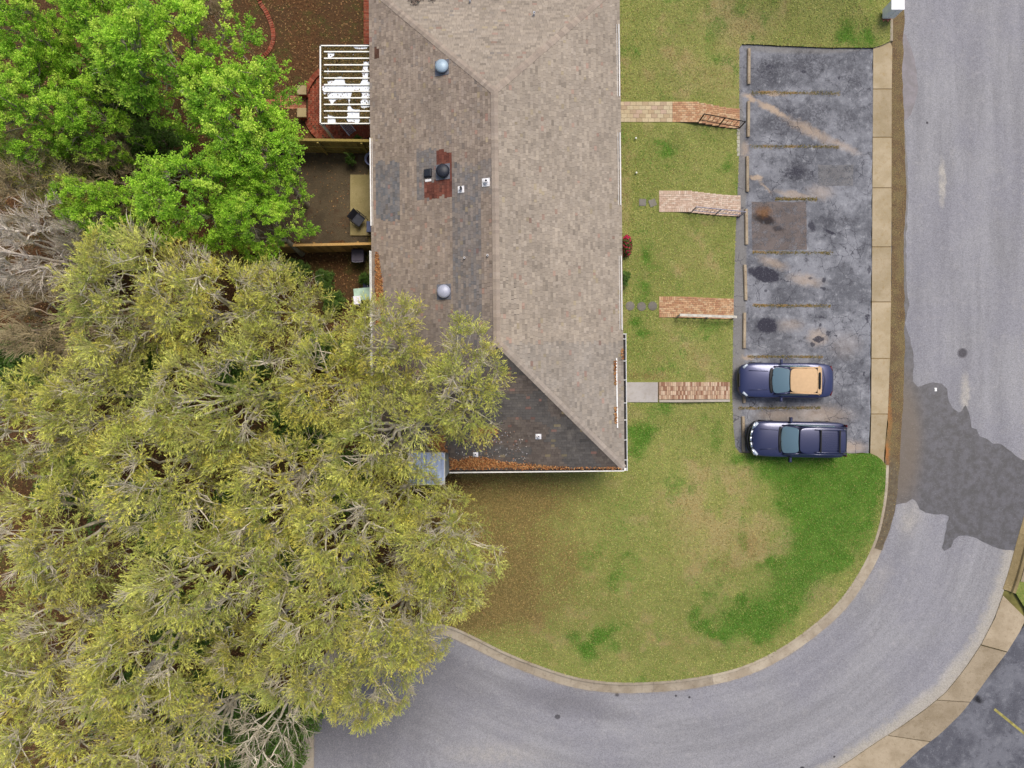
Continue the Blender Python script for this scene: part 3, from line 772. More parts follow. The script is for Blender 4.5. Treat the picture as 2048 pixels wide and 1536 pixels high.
TONES = [hexc(c) for c in ('958779', '9b8e82', '8a7d71', '988a7c', '8e8175', 'a09283', '84776c')]
def proj(x, y, z):
    p = Rm @ Vector((x, y, z)); k = H / (H - p.z) * S
    return 1024 + p.x * k, 768 - p.y * k
def tone(name, x, y, z):
    px, py = proj(x, y, z)
    c = TONES[rng.integers(0, len(TONES))]
    a = vnoise(x, y, 1.1) * .6 + vnoise(x + 7, y + 3, .45) * .4
    if name == 'west': c = mixc(c, hexc('84776c'), .4)  # weaker light on the west slope painted into its shingle colour
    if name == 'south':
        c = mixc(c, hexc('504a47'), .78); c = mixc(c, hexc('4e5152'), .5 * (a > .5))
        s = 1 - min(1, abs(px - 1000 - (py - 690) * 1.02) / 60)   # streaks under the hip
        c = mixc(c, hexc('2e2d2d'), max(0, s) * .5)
    if name in ('east', 'north'): c = mixc(c, hexc('a39a8c'), .5)  # sun on the east and north slopes painted in as paler shingles
    # grey replacement tabs and weathered areas
    grey = 0
    if 800 > px > 752 and 325 < py < 440: grey = .85
    if 835 < px < 880 and 300 < py < 400: grey = .75
    if 905 < px < 962 and 330 < py < 700 + 0 * px: grey = .55 + .3 * (rng.random() < .4)
    if 955 < px < 990 and 320 < py < 385: grey = .5
    if name == 'east' and py > 685: grey = .45
    if name == 'west' and py > 520: grey = max(grey, .3 * min(1, (py - 520) / 150))
    if rng.random() < .05 and px < 1000 : grey = max(grey, .35)
    c = mixc(c, hexc('65676b') if name != 'east' else hexc('8a8681'), min(1, grey * (.45 + .5 * a + .45 * (rng.random() - .3))))
    if 872 < px < 905 and 303 < py < 392 or 851 < px < 903 and 362 < py < 392 or 851 < px < 880 and 385 < py < 397:
        c = mixc(hexc('5d3a33'), hexc('74483c'), rng.random())
    if name == 'west' and py > 600: c = mixc(c, hexc('4d4644'), min(.6, (py - 600) / 160 * .6))  # tree shade painted into the shingle colour towards the south west
    if abs(px - 755) < 4 and 98 < py < 116: c = hexc('5a4238')
    r = rng.random()
    if r < .015: c = mixc(c, hexc('9c6a5c'), .35)
    elif r < .03: c = mixc(c, hexc('a39468'), .3)
    k = (.87 + .22 * rng.random()) * (.82 if rng.random() < .10 else 1)
    return tuple(v * k * (.86 + .28 * a) for v in c)
EXPO, TAB = .125, .18
tabs = []
for name, sl in slopes.items():
    o = np.array(sl['o']); u = np.array(sl['u']); w = np.array(sl['w'])
    sl_len = math.sqrt(1 + PITCH ** 2)
    nrm = Vector((-w[0] * PITCH, -w[1] * PITCH, 1)).normalized()
    rows = int(sl['D'] * sl_len / EXPO) + 1
    for j in range(rows):
        off = (j * .37 % 1) * TAB + rng.uniform(-.03, .03)
        d0 = j * EXPO / sl_len - .02 * (j == 0); d1 = min((j + 1) * EXPO / sl_len, sl['D'])
        if d1 <= d0: continue
        s = -off
        while s < sl['L']:
            wd = TAB * rng.uniform(.6, 1.5)
            a = o + u * (s + .002) + w * d0; b = o + u * (s + wd - .004) + w * d0
            c = b + w * (d1 - d0); d = a + w * (d1 - d0)
            poly = [tuple(a), tuple(b), tuple(c), tuple(d)]
            s += wd
            if (a + b) @ u / 2 - o @ u < -wd: continue
            for cl in sl['clips'] + [(-1, 0, -hx0 + .03), (1, 0, hx1 + .03), (0, -1, -hy0 + .03), (0, 1, hy1 + .03)]:
                poly = clip_poly(poly, *cl)
                if len(poly) < 3: break
            if len(poly) < 3: continue
            # notch at the south west corner
            cx = sum(p[0] for p in poly) / len(poly); cy = sum(p[1] for p in poly) / len(poly)
            if cx < NX and cy < NY:
                continue
            if cy < NY and min(p[0] for p in poly) < NX:
                poly = clip_poly(poly, -1, 0, -NX)
                if len(poly) < 3: continue
            th = .014 + .010 * rng.random()
            top = []; bot = []
            for p in poly:
                dd = (np.array(p) - o) @ w
                f = (dd - d0) / (d1 - d0 + 1e-6)
                z = ZE + dd * PITCH
                h = th * (1 - f) + .003 * f
                top.append(Vector((p[0], p[1], z)) + nrm * h); bot.append(Vector((p[0], p[1], z)) - nrm * .004)
            zc = ZE + ((cx - o[0]) * w[0] + (cy - o[1]) * w[1]) * PITCH
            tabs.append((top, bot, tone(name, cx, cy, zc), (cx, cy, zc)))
# cap shingles over the ridge and the hips
def cap_line(a, b, n):
    a, b = Vector(a), Vector(b); L = (b - a).length; m = int(L / .15); d = (b - a).normalized()
    sd = d.cross(Vector((0, 0, 1))).normalized()
    for i in range(m):
        p0 = a + d * (i * L / m); p1 = a + d * ((i + 1) * L / m + .02)
        wv = .15
        t = .034 + .006 * rng.random(); top = []; bot = []
        drop = wv * PITCH * n
        for p, h in ((p0, t), (p1, t - .016)):
            for k in (-1, 0, 1):
                q = p + sd * wv * k; q.z -= drop * abs(k); top.append(q + Vector((0, 0, h))); bot.append(q - Vector((0, 0, .006)))
        c = mixc(TONES[rng.integers(0, 7)], hexc('a5988b'), .45); k = .9 + .2 * rng.random()
        px, py = proj(*((p0 + p1) / 2))
        if py > 700: c = mixc(c, hexc('99928a'), .5)
        caps.append((top, bot, tuple(v * k for v in c), tuple((p0 + p1) / 2)))
caps = []
cap_line((RX, ys1, ZR), (RX, ys0, ZR), 1)
for cx_, cy_, yr in ((hx0, hy0, ys0), (hx1, hy0, ys0), (hx0, hy1, ys1), (hx1, hy1, ys1)):
    a = Vector((cx_, cy_, ZE)); b = Vector((RX, yr, ZR))
    if cx_ == hx0 and cy_ == hy0: a = a + (b - a) * .16
    cap_line(a, b, .71)
def tab_mesh(top, bot, centre=None):
    n = len(top); c = Vector(centre) if centre else Vector((0, 0, 0))
    V = [tuple(p - c) for p in top] + [tuple(p - c) for p in bot]
    F = [list(range(n))] + [[i, n + i, n + (i + 1) % n, (i + 1) % n] for i in range(n)]
    s = (top[1] - top[0]).cross(top[2] - top[1]).z
    if s < 0: F = [f[::-1] for f in F]
    return V, F
# the tabs nearest the lens show largest: those are objects of their own, the others one mesh
centre = Vector((0, 0, H))
tabs.sort(key=lambda t: (Rm @ Vector(t[3]) - centre).length if proj(*t[3])[0] > 720 and not (proj(*t[3])[0] < 1020 and proj(*t[3])[1] > 600) else 99)
proto = {}
for i, (top, bot, c, cen) in enumerate(tabs[:300]):
    V, F = tab_mesh(top, bot, cen)
    key = tuple(round(x, 2) for v in V for x in v)
    if key not in proto:
        me = bpy.data.meshes.new('shingle'); me.from_pydata(V, [], F); me.update(); me.materials.append(M_sh_obj); proto[key] = me
    ob = link('shingle', proto[key], None, house); ob.location = cen; ob.color = (*c, 1)
def bulk(items, name, mat, parent, fan=False):
    V, F, Cc = [], [], []
    for top, bot, c, cen in items:
        if fan:
            v = [tuple(p) for p in top] + [tuple(p) for p in bot]
            f = [[0, 1, 4, 3], [1, 2, 5, 4], [0, 6, 7, 1], [1, 7, 8, 2], [0, 3, 9, 6], [2, 8, 11, 5]]
        else: v, f = tab_mesh(top, bot)
        b = len(V); V += v; F += [[b + i for i in g] for g in f]; Cc += [(*c, 1)] * len(v)
    me = bpy.data.meshes.new(name); me.from_pydata(V, [], F); me.update()
    a = me.color_attributes.new('Col', 'FLOAT_COLOR', 'POINT'); a.data.foreach_set('color', np.array(Cc, np.float32).ravel())
    return link(name, me, mat, parent)
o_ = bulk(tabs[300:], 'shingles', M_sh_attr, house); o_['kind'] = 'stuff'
# caps: orient faces upwards
capsm = bulk(caps, 'ridge_cap', M_sh_attr, house, True)
bm = bmesh.new(); bm.from_mesh(capsm.data); bmesh.ops.recalc_face_normals(bm, faces=bm.faces); bm.to_mesh(capsm.data); bm.free()
capsm['kind'] = 'stuff'
# roof deck
dk = MB(); e = -.012
A = (hx0, hy0, ZE + e); B_ = (hx1, hy0, ZE + e); C_ = (hx1, hy1, ZE + e); D_ = (hx0, hy1, ZE + e); R0 = (RX, ys0, ZR + e); R1 = (RX, ys1, ZR + e)
zn = lambda x, y: roof_z(x, y) + e
N1 = (NX, hy0, ZE + e); N2 = (NX, NY, zn(NX, NY)); N3 = (hx0 + .84, NY, zn(hx0 + .84, NY)); N4 = (hx0, NY, ZE + e)
dk.add([N1, B_, R0, N3, N2], [[0, 1, 2, 3, 4]]).add([N4, N3, R0, R1, D_], [[0, 1, 2, 3, 4]]).add([B_, C_, R1, R0], [[0, 1, 2, 3]]).add([C_, D_, R1], [[0, 1, 2]])
dk.build('roof_deck', M_deck, house)
M_white = simple('white_metal', (.78, .77, .74), .45, var=.06)
M_siding = simple('cream_siding', hexc('cfc6b2'), .8, var=.06)
M_brick = simple('red_brick', hexc('8c4a36'), .9, var=.3, scale=14)
wl = MB(); ov = .45
foot = [(hx0 + ov, NY + ov), (NX, NY + ov), (NX, hy0 + ov), (hx1 - ov, hy0 + ov), (hx1 - ov, hy1 - ov), (hx0 + ov, hy1 - ov)]
wl.prism(foot, .2, ZE - .03); wl.build('wall', M_siding, house)
sf = MB(); sf.prism([(hx0 + .03, NY + .03), (NX + .03, NY + .03), (NX + .03, hy0 + .03), (hx1 - .03, hy0 + .03), (hx1 - .03, hy1 - .03), (hx0 + .03, hy1 - .03)], ZE - .028, ZE - .014); sf.build('soffit', M_white, house)
# front doors and windows under the east eave, back doors on the west
M_door = simple('painted_door', hexc('5b2f25'), .5); M_glass = NT('window_glass', .08, .6).out(hexc('28323a'))
for yy in (-.9, 3.9, 9.4, 14.2):
    for side, xx in ((1, hx1 - ov), (-1, hx0 + ov)):
        d = MB().box((xx + side * .03, yy, ZG + 1.03), (.06, .92, 2.06), bev=.01).build('door', M_door, house)
        MB().tube([(xx + side * .06, yy + .36, ZG + 1), (xx + side * .12, yy + .36, ZG + 1)], .03).build('handle', simple('brass', hexc('a08040'), .3, 1), d)
        for k in (1.7, 3.0):
            f = MB()
            y2 = yy + k
            for a, b_ in (((0, .62), (.08, .08)),):
                pass
            f.box((xx + side * .03, y2, ZG + 1.02), (.06, 1.02, .07)); f.box((xx + side * .03, y2, ZG + 2.2), (.06, 1.02, .07)); f.box((xx + side * .03, y2 - .475, ZG + 1.61), (.06, .07, 1.11)); f.box((xx + side * .03, y2 + .475, ZG + 1.61), (.06, .07, 1.11)); f.box((xx + side * .03, y2, ZG + 1.61), (.05, .04, 1.11))
            w_ = f.build('window', M_white, house)
            MB().box((xx + side * .015, y2, ZG + 1.61), (.02, .88, 1.1)).build('pane', M_glass, w_)

# gutters: white sections along the eaves
def gutter_piece(p0, p1, out, mat, name='gutter', w=.11, parent=house, z=ZE, lw=.02):
    """an open trough hung outside the eave; out = outward unit direction"""
    m = MB(); a = Vector((*p0, z)); b = Vector((*p1, z)); o = Vector((*out, 0))
    prof = [(0, -.02), (0, -.10), (w * .8, -.10), (w, -.0), (w + lw, .0), (w + lw, -.012), (w * .8 + .014, -.112), (-.012, -.112), (-.012, -.02)]
    vs_ = [tuple(p + o * q + Vector((0, 0, h))) for p in (a, b) for q, h in prof]; n = len(prof)
    m.add(vs_, [[i, (i + 1) % n, n + (i + 1) % n, n + i] for i in range(n)])
    ob = m.build(name, mat, parent)
    bmm = bmesh.new(); bmm.from_mesh(ob.data); bmesh.ops.recalc_face_normals(bmm, faces=bmm.faces); bmm.to_mesh(ob.data); bmm.free()
    return ob
hinv = Rm.inverted()
def hy(py, px=1245, z=ZE): return (hinv @ P(px, py, z)).y
for y0, y1 in ((50, 194), (266, 411), (512, 660)):
    gutter_piece((hx1 - .13, hy(y0)), (hx1 - .13, hy(y1)), (1, 0), M_white, 'gutter', .08, z=ZE + .10, lw=.03)
for y0, y1 in ((277, 452),):
    gutter_piece((hx0 + .06, hy(y0, 745)), (hx0 + .06, hy(y1, 745)), (-1, 0), M_white, 'gutter', .06, z=ZE + .08, lw=.045)
for y0, y1 in ((500, 604), (604, 700), (700, 860)):
    gutter_piece((hx0, hy(y0 + 1, 748)), (hx0, hy(y1 - 1, 748)), (-1, 0), M_white, 'gutter', .10, z=ZE)
M_gut_in = simple('dark_gutter_bottom', hexc('2a2523'), .9, var=.4, scale=12)
gutter_piece((hx1 + .02, hy(668)), (hx1 + .02, hy0 - .14), (1, 0), M_white, 'gutter', .13, z=ZE)
gutter_piece((NX, hy0), (hx1, hy0), (0, -1), M_white, 'gutter', .13, z=ZE, lw=.03)
MB().box((hx1 + .075, (hy(668) + hy0) / 2, ZE - .085), (.10, hy(668) - hy0, .02)).build('gutter_bottom', M_gut_in, house)  # near-black strip along the bottom of the trough
MB().box(((NX + hx1) / 2, hy0 - .06, ZE - .085), (hx1 - NX, .09, .02)).build('gutter_bottom', M_gut_in, house)
MB().box((hx1 + .09, hy(668), ZE - .05), (.2, .03, .1)).build('gutter_end', M_white, house)
for yy in (678, 722, 760, 806, 840, 880, 920):
    MB().box((hx1 + .08, hy(yy), ZE + .004), (.17, .025, .012)).build('gutter_hanger', M_white, house)
# pale fascia lines under plain eaves
MB().box((hx1 - .012, (hy(668) + hy1) / 2, ZE - .09), (.02, hy1 - hy(668), .14)).build('fascia', M_white, house)
MB().box((hx0 - .006, (NY + hy1) / 2, ZE - .08), (.03, hy1 - NY, .14)).build('fascia', simple('grey_fascia', hexc('8f9088'), .6), house)
# loose white rail lying on the roof near the front corner, on stand-offs
p0 = hinv @ P(1233.5, 716, 3.95); p1 = hinv @ P(1235.5, 856, 3.95)
rail = MB().box(((p0.x + p1.x) / 2, (p0.y + p1.y) / 2, roof_z(p0.x, 3) + .05), (.055, p0.y - p1.y, .05), rz=math.atan2(-(p0.x - p1.x), p0.y - p1.y)).build('snow_rail', M_white, house)
rail['label'] = 'thin white rail above the front eave'

# ---------------------------------------------------------------- vents and pipes on the roof (parts of the house: they move with it)
def on_roof(px, py):
    z = 4.5
    for _ in range(8):
        p = hinv @ P(px, py, z); z = roof_z(p.x, p.y)
    return Vector((p.x, p.y, z))
def slope_mat(p):
    d = {'w': p.x - hx0, 'e': hx1 - p.x, 's': p.y - hy0, 'n': hy1 - p.y}; k = min(d, key=d.get)
    n = {'w': Vector((-PITCH, 0, 1)), 'e': Vector((PITCH, 0, 1)), 's': Vector((0, -PITCH, 1)), 'n': Vector((0, PITCH, 1))}[k].normalized()
    return n.to_track_quat('Z', 'Y').to_matrix().to_4x4()
M_galv = simple('galvanised', (.62, .66, .70), .35, .55, var=.08); M_blk = simple('black_plastic', hexc('23262f'), .45, var=.1)
M_lead = simple('white_flashing', (.72, .71, .72), .5, var=.12, scale=9); M_domeb = simple('pale_blue_dome', hexc('93a5b3'), .4, .1, var=.05)
M_domew = simple('pale_grey_dome', hexc('9c9fae'), .4, .1, var=.05)
def roof_vent(px, py, r, mat, lab, h=.3, name='roof_vent'):
    p = on_roof(px, py); k = 1 + (h + .0) / (H - p.z)
    pp = Vector((p.x / k, p.y / k, 0)); pp.z = roof_z(pp.x, pp.y); p = pp; M3 = slope_mat(p)
    e_ = MB(); e_.lathe(p, [(r * .55, -.05), (r * .55, h * .7), (r * .5, h * .72)], 20)
    v = e_.build(name, simple('vent_collar', hexc('6d7380'), .5, .4) if mat is not M_blk else M_blk, house, False); v['label'] = lab
    MB().lathe(p + Vector((0, 0, h * .55)), [(r * 1.0, 0), (r, .05), (r * .96, .085), (r * .7, .13), (r * .3, .155), (.01, .16)], 28).build('vent_cap', mat, v, True)
    fl = MB(); fl.box((0, 0, .03), (r * 2.3, r * 2.3, .012)); fl.v = [tuple(p + (M3 @ Vector(q)).xyz) for q in fl.v]
    fl.build('vent_flashing', simple('grey_flashing', hexc('6f7078'), .6, .3), v)
    return v
roof_vent(883, 130, .295, M_domeb, 'round pale blue vent cap near the north hip')
roof_vent(887, 582, .30, M_domew, 'round pale grey vent cap beside the tree branches')
roof_vent(885, 340, .30, M_blk, 'round black vent on the dark red shingles')
p = on_roof(857, 347); M3 = slope_mat(p)
b = MB().box((0, 0, .07), (.36, .36, .15), bev=.04); b.v = [tuple(p + (M3 @ Vector(q)).xyz) for q in b.v]
b.build('roof_vent', M_blk, house)['label'] = 'square black vent beside the round black one'
b = MB().box((.32, 0, .03), (.1, .3, .02)); b.v = [tuple(p + (M3 @ Vector(q)).xyz) for q in b.v]
b.build('flashing', M_lead, house)
def pipe(px, py, r, h, fs, lab, mat=M_lead):
    p = on_roof(px, py); k = 1 + h * .5 / (H - p.z); p = Vector((p.x / k, p.y / k, 0)); p.z = roof_z(p.x, p.y); M3 = slope_mat(p)
    v = MB().lathe(p, [(r, -.05), (r, h), (r * .7, h), (r * .7, h - .1)], 14).build('vent_pipe', mat, house); v['label'] = lab
    MB().lathe(p, [(r * .66, h - .12), (r * .66, h - .05)], 14).build('pipe_bore', M_blk, v)
    if fs:
        f = MB().box((0, 0, .028), (fs, fs, .01)); f.lathe((0, 0, .03), [(r * 2.1, 0), (r * 1.2, .09), (r * 1.05, .10)], 14)
        f.v = [tuple(p + (M3 @ Vector(q)).xyz) for q in f.v]; f.build('pipe_flashing', M_lead, v)
pipe(922, 377, .055, .34, .30, 'white flashed pipe below the red patch', M_blk)
pipe(972, 363, .075, .30, .36, 'white flashed pipe nearest the ridge', M_lead)
pipe(929, 516, .04, .22, 0, 'left of two short bare pipes')
pipe(975, 511, .045, .2, .0, 'short bare pipe close to the ridge')
pipe(1077, 873, .05, .22, .26, 'pipe with white flashing on the dark south slope')
pipe(951, 909, .05, .2, .24, 'pipe with grey flashing among fallen leaves')
pipe(1068, 28, .05, .25, .0, 'thin white pipe on the north slope')
pipe(940, 2, .05, .25, .0, 'white pipe at the north edge')

# ---------------------------------------------------------------- side enclosure with the pale blue flat roof
sh = empty('side_store', P(850, 942, 1)); tag(sh, 'pale blue flat roofed lean to with white end wall at the roof corner', 'lean-to')
q0 = P(818, 906, 4.6); q1 = P(888.5, 968, 4.6); off = sh.location
cx, cy = (q0.x + q1.x) / 2 - off.x, (q0.y + q1.y) / 2 - off.y; sx, sy = q1.x - q0.x, q0.y - q1.y
MB().box((cx - .04, cy + .04, 1.75), (sx - .1, sy - .1, 3.7)).build('wall', simple('white_wall', (.72, .71, .68), .7, var=.05), sh)
rf = MB(); rf.box((cx, cy, 3.64), (sx, sy, .05)); rfo = rf.build('roof', simple('blue_roof_sheet', hexc('a6b4d2'), .5, var=.12, scale=3), sh)
for i in range(7):
    MB().box((cx - sx / 2 + .12 + i * (sx - .2) / 6, cy, 3.68), (.035, sy - .04, .035)).build('roof_rib', simple('blue_rib', hexc('97a6c8'), .5), rfo)
MB().box((cx + sx / 2 + .012, cy, 3.55), (.022, sy + .02, .26)).build('fascia', M_white, sh)
MB().box((cx, cy - sy / 2 - .012, 3.55), (sx, .022, .26)).build('fascia', M_white, sh)

# ---------------------------------------------------------------- piles of fallen leaves on the roof
def leaf_scatter(name, pts, zf, size, cols, seed, tilt=.5, layers=.03):
    r = np.random.default_rng(seed); n = len(pts)
    c = np.column_stack([pts, zf]); c[:, 2] += r.uniform(0, layers, n)
    a = r.uniform(0, 2 * np.pi, n); L = r.uniform(.6, 1.3, n) * size; t1 = r.normal(0, tilt, n); t2 = r.normal(0, tilt, n)
    d = np.stack([np.cos(a) * np.cos(t1), np.sin(a) * np.cos(t1), np.sin(t1)], 1) * L[:, None] / 2
    s = np.stack([-np.sin(a) * np.cos(t2), np.cos(a) * np.cos(t2), np.sin(t2)], 1) * (L * r.uniform(.2, .36, n))[:, None]
    V = np.stack([c - d, c - s, c + d, c + s], 1).reshape(-1, 3)
    return mesh_np(name, V, np.arange(4 * n).reshape(-1, 4), np.repeat(cols, 4, 0))
M_dead = leafmat('dead_leaves', .85)
ORANGE = np.array([hexc(c) for c in ('a06a40', 'ad774a', '8c5832', 'b58a5a', '74492c', 'a37c4e')])
def pile(lab, polyd, n, seed, size=.085, cols=ORANGE, thick=.07):
    poly = np.array([(lambda q: (q.x, q.y))(Rm @ on_roof(*p)) for p in polyd]); r = np.random.default_rng(seed)
    lo, hi = poly.min(0), poly.max(0); p = r.uniform(lo, hi, (n * 4, 2)); p = p[inside(poly, p[:, 0], p[:, 1])]
    d = dist_poly(poly, p[:, 0], p[:, 1], True); p = p[r.random(len(p)) < np.clip(d / .18, .25, 1)][:n]
    z = np.array([roof_z(*(hinv @ Vector((a, b, 0)))[:2]) for a, b in p]) + .03
    me = leaf_scatter('leaf_pile', p, z, size, cols[r.integers(0, len(cols), len(p))] * r.uniform(.7, 1.25, (len(p), 1)), seed, layers=thick)
    tag(link('leaf_pile', me, M_dead), lab, 'leaf pile', kind='stuff')
pile('orange leaf drift along the south eave', [(899, 914), (915, 920), (935, 913), (965, 912), (1000, 921), (1040, 926), (1090, 930), (1150, 934), (1235, 934), (1247, 939), (899, 939)], 2600, 1)
pile('orange leaf patch beside branches on the dark slope', [(940, 868), (948, 856), (975, 853), (998, 858), (996, 868), (978, 866), (960, 872)], 420, 2)
pile('strip of orange leaves along the back eave', [(751, 500), (758, 510), (762, 540), (766, 570), (768, 610), (764, 650), (753, 650), (750, 560)], 1900, 3)
pile('orange leaves under branches by the blue roof', [(860, 860), (890, 870), (896, 905), (870, 905), (850, 885)], 600, 4)
pile('small leaf clump above the white rail', [(1227, 722), (1233, 720), (1233, 770), (1228, 770)], 130, 5)
pile('small leaf clump lower along the white rail', [(1228, 815), (1234, 812), (1234, 848), (1229, 846)], 100, 6)
pile('few leaves on the front eave edge', [(1241, 700), (1246, 696), (1247, 722), (1243, 722)], 60, 7)
pile('thin scatter of leaves over the dark south slope', [(905, 870), (990, 850), (1050, 870), (1060, 930), (905, 930)], 260, 8, cols=np.array([hexc('8c8a8c'), hexc('7d5c48'), hexc('a39a90')]), thick=.03)
pile('leaf and twig litter at the north roof edge', [(800, -30), (815, -2), (822, 12), (835, 14), (850, -2), (866, 8), (880, -6), (880, -30)], 900, 9, cols=np.array([hexc('55453f'), hexc('6b5a50'), hexc('4a4f48')]), thick=.10)
# ---------------------------------------------------------------- front paths with brick steps
def lh(x, y): return float(lawn_h(np.array([x]), np.array([y]))[0])
def brick_mat(name, cols, joint=False):
    t = NT(name, .9, .15); r = t.info(); cr = t.node('ShaderNodeValToRGB'); cr.color_ramp.interpolation = 'CONSTANT'
    el = cr.color_ramp.elements
    for i, c in enumerate(cols):
        e_ = el[i] if i < 2 else el.new(i / len(cols)); e_.position = i / len(cols); e_.color = (*hexc(c), 1)
    t.l.new(r, cr.inputs[0]); n = t.noise(9, 5, .7); n3 = t.noise(34, 3, .8)
    c = t.mix(t.ramp(n, .4, .75, 0, .45), cr.outputs[0], hexc('8c7d66'))
    c = t.mix(t.ramp(n3, .5, .3, 0, .4), c, hexc('5d4432')); t.bump(n3, .003, .5)
    return t.out(c)
B_or = brick_mat('orange_brick', ['bb9470', 'b08a68', 'c4a17e', 'aa8060', 'bc9f7e', 'a67b5e'])
B_pk = brick_mat('pale_pink_brick', ['c9b3a0', 'bda491', 'd0bba8', 'c2a996', 'b79c88', 'cbb8a6'])
B_pv = brick_mat('buff_paver', ['b5a485', 'aa9678', 'bfae8e', 'a8937a', 'b49c88', 'b9aa8c'])
B_dk = brick_mat('mottled_brick', ['b79a80', '9f806a', 'bfa68c', '8a6450', 'c4ac94', 'a98c74'])
B_rd = brick_mat('red_paver', ['7d3a28', '8a4431', '6f3223', '944c38', '7a3d2c', '86402e'])
M_mortar = simple('dark_mortar', hexc('5f4d3a'), .95, var=.3, scale=9)
BR = {}
def brick_mesh(lx, ly, h, mat):
    k = (round(lx, 3), round(ly, 3), round(h, 3), mat.name)
    if k not in BR:
        me = bpy.data.meshes.new('brick'); b = MB().box((0, 0, 0), (lx, ly, h), bev=.006); me.from_pydata(b.v, [], b.f); me.update(); me.materials.append(mat); BR[k] = me
    return BR[k]
rb = random.Random(3)
def lay(root, x0, x1, y0, y1, z, lx, ly, mat, bond='run', name='brick', gap=.008, h=.06, maxn=9999):
    """bricks over a rectangle, local to root"""
    o = root.location; j = 0; y = y0; n = 0
    ny = max(1, round((y1 - y0) / (ly))); sy = (y1 - y0) / ny
    for j in range(ny):
        nx = max(1, round((x1 - x0) / lx)); sx = (x1 - x0) / nx; sh_ = (sx / 2 if (j % 2 and bond == 'run') else 0)
        xs = [x0] + [x0 + sh_ + k * sx for k in range(0 if sh_ else 1, nx + 1) if x0 < x0 + sh_ + k * sx < x1 - .01] + [x1]
        for a, b in zip(xs[:-1], xs[1:]):
            if b - a < .03: continue
            ob = link(name, brick_mesh(b - a - gap, sy - gap, h, mat), None, root)
            ob.location = ((a + b) / 2 - o.x, y0 + (j + .5) * sy - o.y, z - h / 2 - o.z + rb.uniform(-.003, .003)); ob.rotation_euler = (rb.uniform(-.01, .01), rb.uniform(-.012, .012), rb.uniform(-.012, .012)); n += 1
    return n
def path(name, lab, segs, steps, wid_edges, mat):
    pass
def make_path(lab, x_start, x_flat, x_end, yn, ys, mat, nsteps, lx=.2, ly=.1, bond='run', end_z=.04, border=None, soldier=True):
    """x in photo px at ground level; yn / ys functions px -> world y are fixed numbers (metres)"""
    z0 = max(lh(x_start, yn), lh(x_start, ys), lh(x_start, (yn + ys) / 2)) + .03; root = empty('brick_path', (x_start, (yn + ys) / 2, z0)); tag(root, lab, 'path', 'brick paths between the town houses and the car park')
    bed = MB(); bed.box(((x_start + x_flat) / 2 - root.location.x, 0, -.08), (x_flat - x_start, yn - ys, .12))
    tread = (x_end - x_flat) / nsteps; zs = [min(z0, .035 + z0) if False else max(lh(x_flat + i * tread, (yn + ys) / 2), lh(x_flat + i * tread, yn), lh(x_flat + i * tread, ys)) + .035 for i in range(nsteps)]
    for i, z in enumerate(zs):
        bed.box((x_flat + (i + .5) * tread - root.location.x, 0, (z - .02 - .35) / 1 - root.location.z + .14), (tread, yn - ys, .42))
    bed.build('mortar_bed', M_mortar, root)
    w = .1 if soldier else 0
    if x_flat - x_start > .1:
        if soldier:
            lay(root, x_start, x_flat, ys, ys + .2, z0, .1, .2, mat, 'stack'); lay(root, x_start, x_flat, yn - .2, yn, z0, .1, .2, mat, 'stack'); lay(root, x_start, x_flat, ys + .2, yn - .2, z0, lx, ly, mat, bond)
        else: lay(root, x_start, x_flat, ys, yn, z0, lx, ly, mat, bond)
    for i, z in enumerate(zs):
        a = x_flat + i * tread
        if soldier and i % 1 == 0: lay(root, a, a + tread, ys, yn, z, tread / max(1, round(tread / .19)), .1, mat, bond)
        else: lay(root, a, a + tread, ys, yn, z, .1 * tread / max(.1, round(tread / .1) * .1), .2, mat, 'stack')
    return root, z0, zs, tread
# x positions measured at the height where each part lies
def wx(px, z): return P(px, 0, z).x
def wy(py, z): return P(0, py, z).y
# 1: buff pavers then orange steps with a black rail
z_a = 1.03
yn, ys_ = wy(203, z_a), wy(244, z_a)
r1 = empty('brick_path', (wx(1243, z_a), (yn + ys_) / 2, z_a)); tag(r1, 'northernmost path, buff pavers turning to orange brick steps with black rail', 'path', 'brick paths between the town houses and the car park')
xa, xb, xc, xd = wx(1236, z_a), wx(1345, z_a), wx(1398, .98), wx(1478, .05)
bed = MB(); bed.box(((xa + xc) / 2 - r1.location.x, 0, -.07), (xc - xa, yn - ys_, .12))
lay(r1, xa, xb, ys_, yn, z_a, .30, .20, B_pv); lay(r1, xb, xc, ys_, yn, z_a, .2, .1, B_or)
tr = (xd - xc) / 6
for i in range(6):
    z = max(z_a - (i + 1) * (z_a - .06) / 6, lh(xc + i * tr, ys_) + .035); bed.box((xc + (i + .5) * tr - r1.location.x, -.03 * 0, z - .22 - r1.location.z), (tr, yn - ys_, .4))
    lay(r1, xc + i * tr, xc + (i + 1) * tr, ys_, yn, z, tr / 2, .1, B_or)
bed.build('mortar_bed', M_mortar, r1)
# 2: pale pink brick path
yn2, ys2 = wy(381, z_a), wy(424, z_a)
r2, z2, zs2, t2 = make_path('pale pink brick path with grey rail, between the patched stall and two square stepping stones', wx(1318, 1), wx(1384, 1), wx(1480, .05), yn2, ys2, B_pk, 8, .2, .1, 'run', .06)
# 3: orange path with round stepping stones
r3, z3, zs3, t3 = make_path('orange brick path beside the row of round stepping stones', wx(1318, 1), wx(1355, 1), wx(1466, .05), wy(593, 1), wy(635, 1), B_or, 9, .2, .1, 'run', .06)
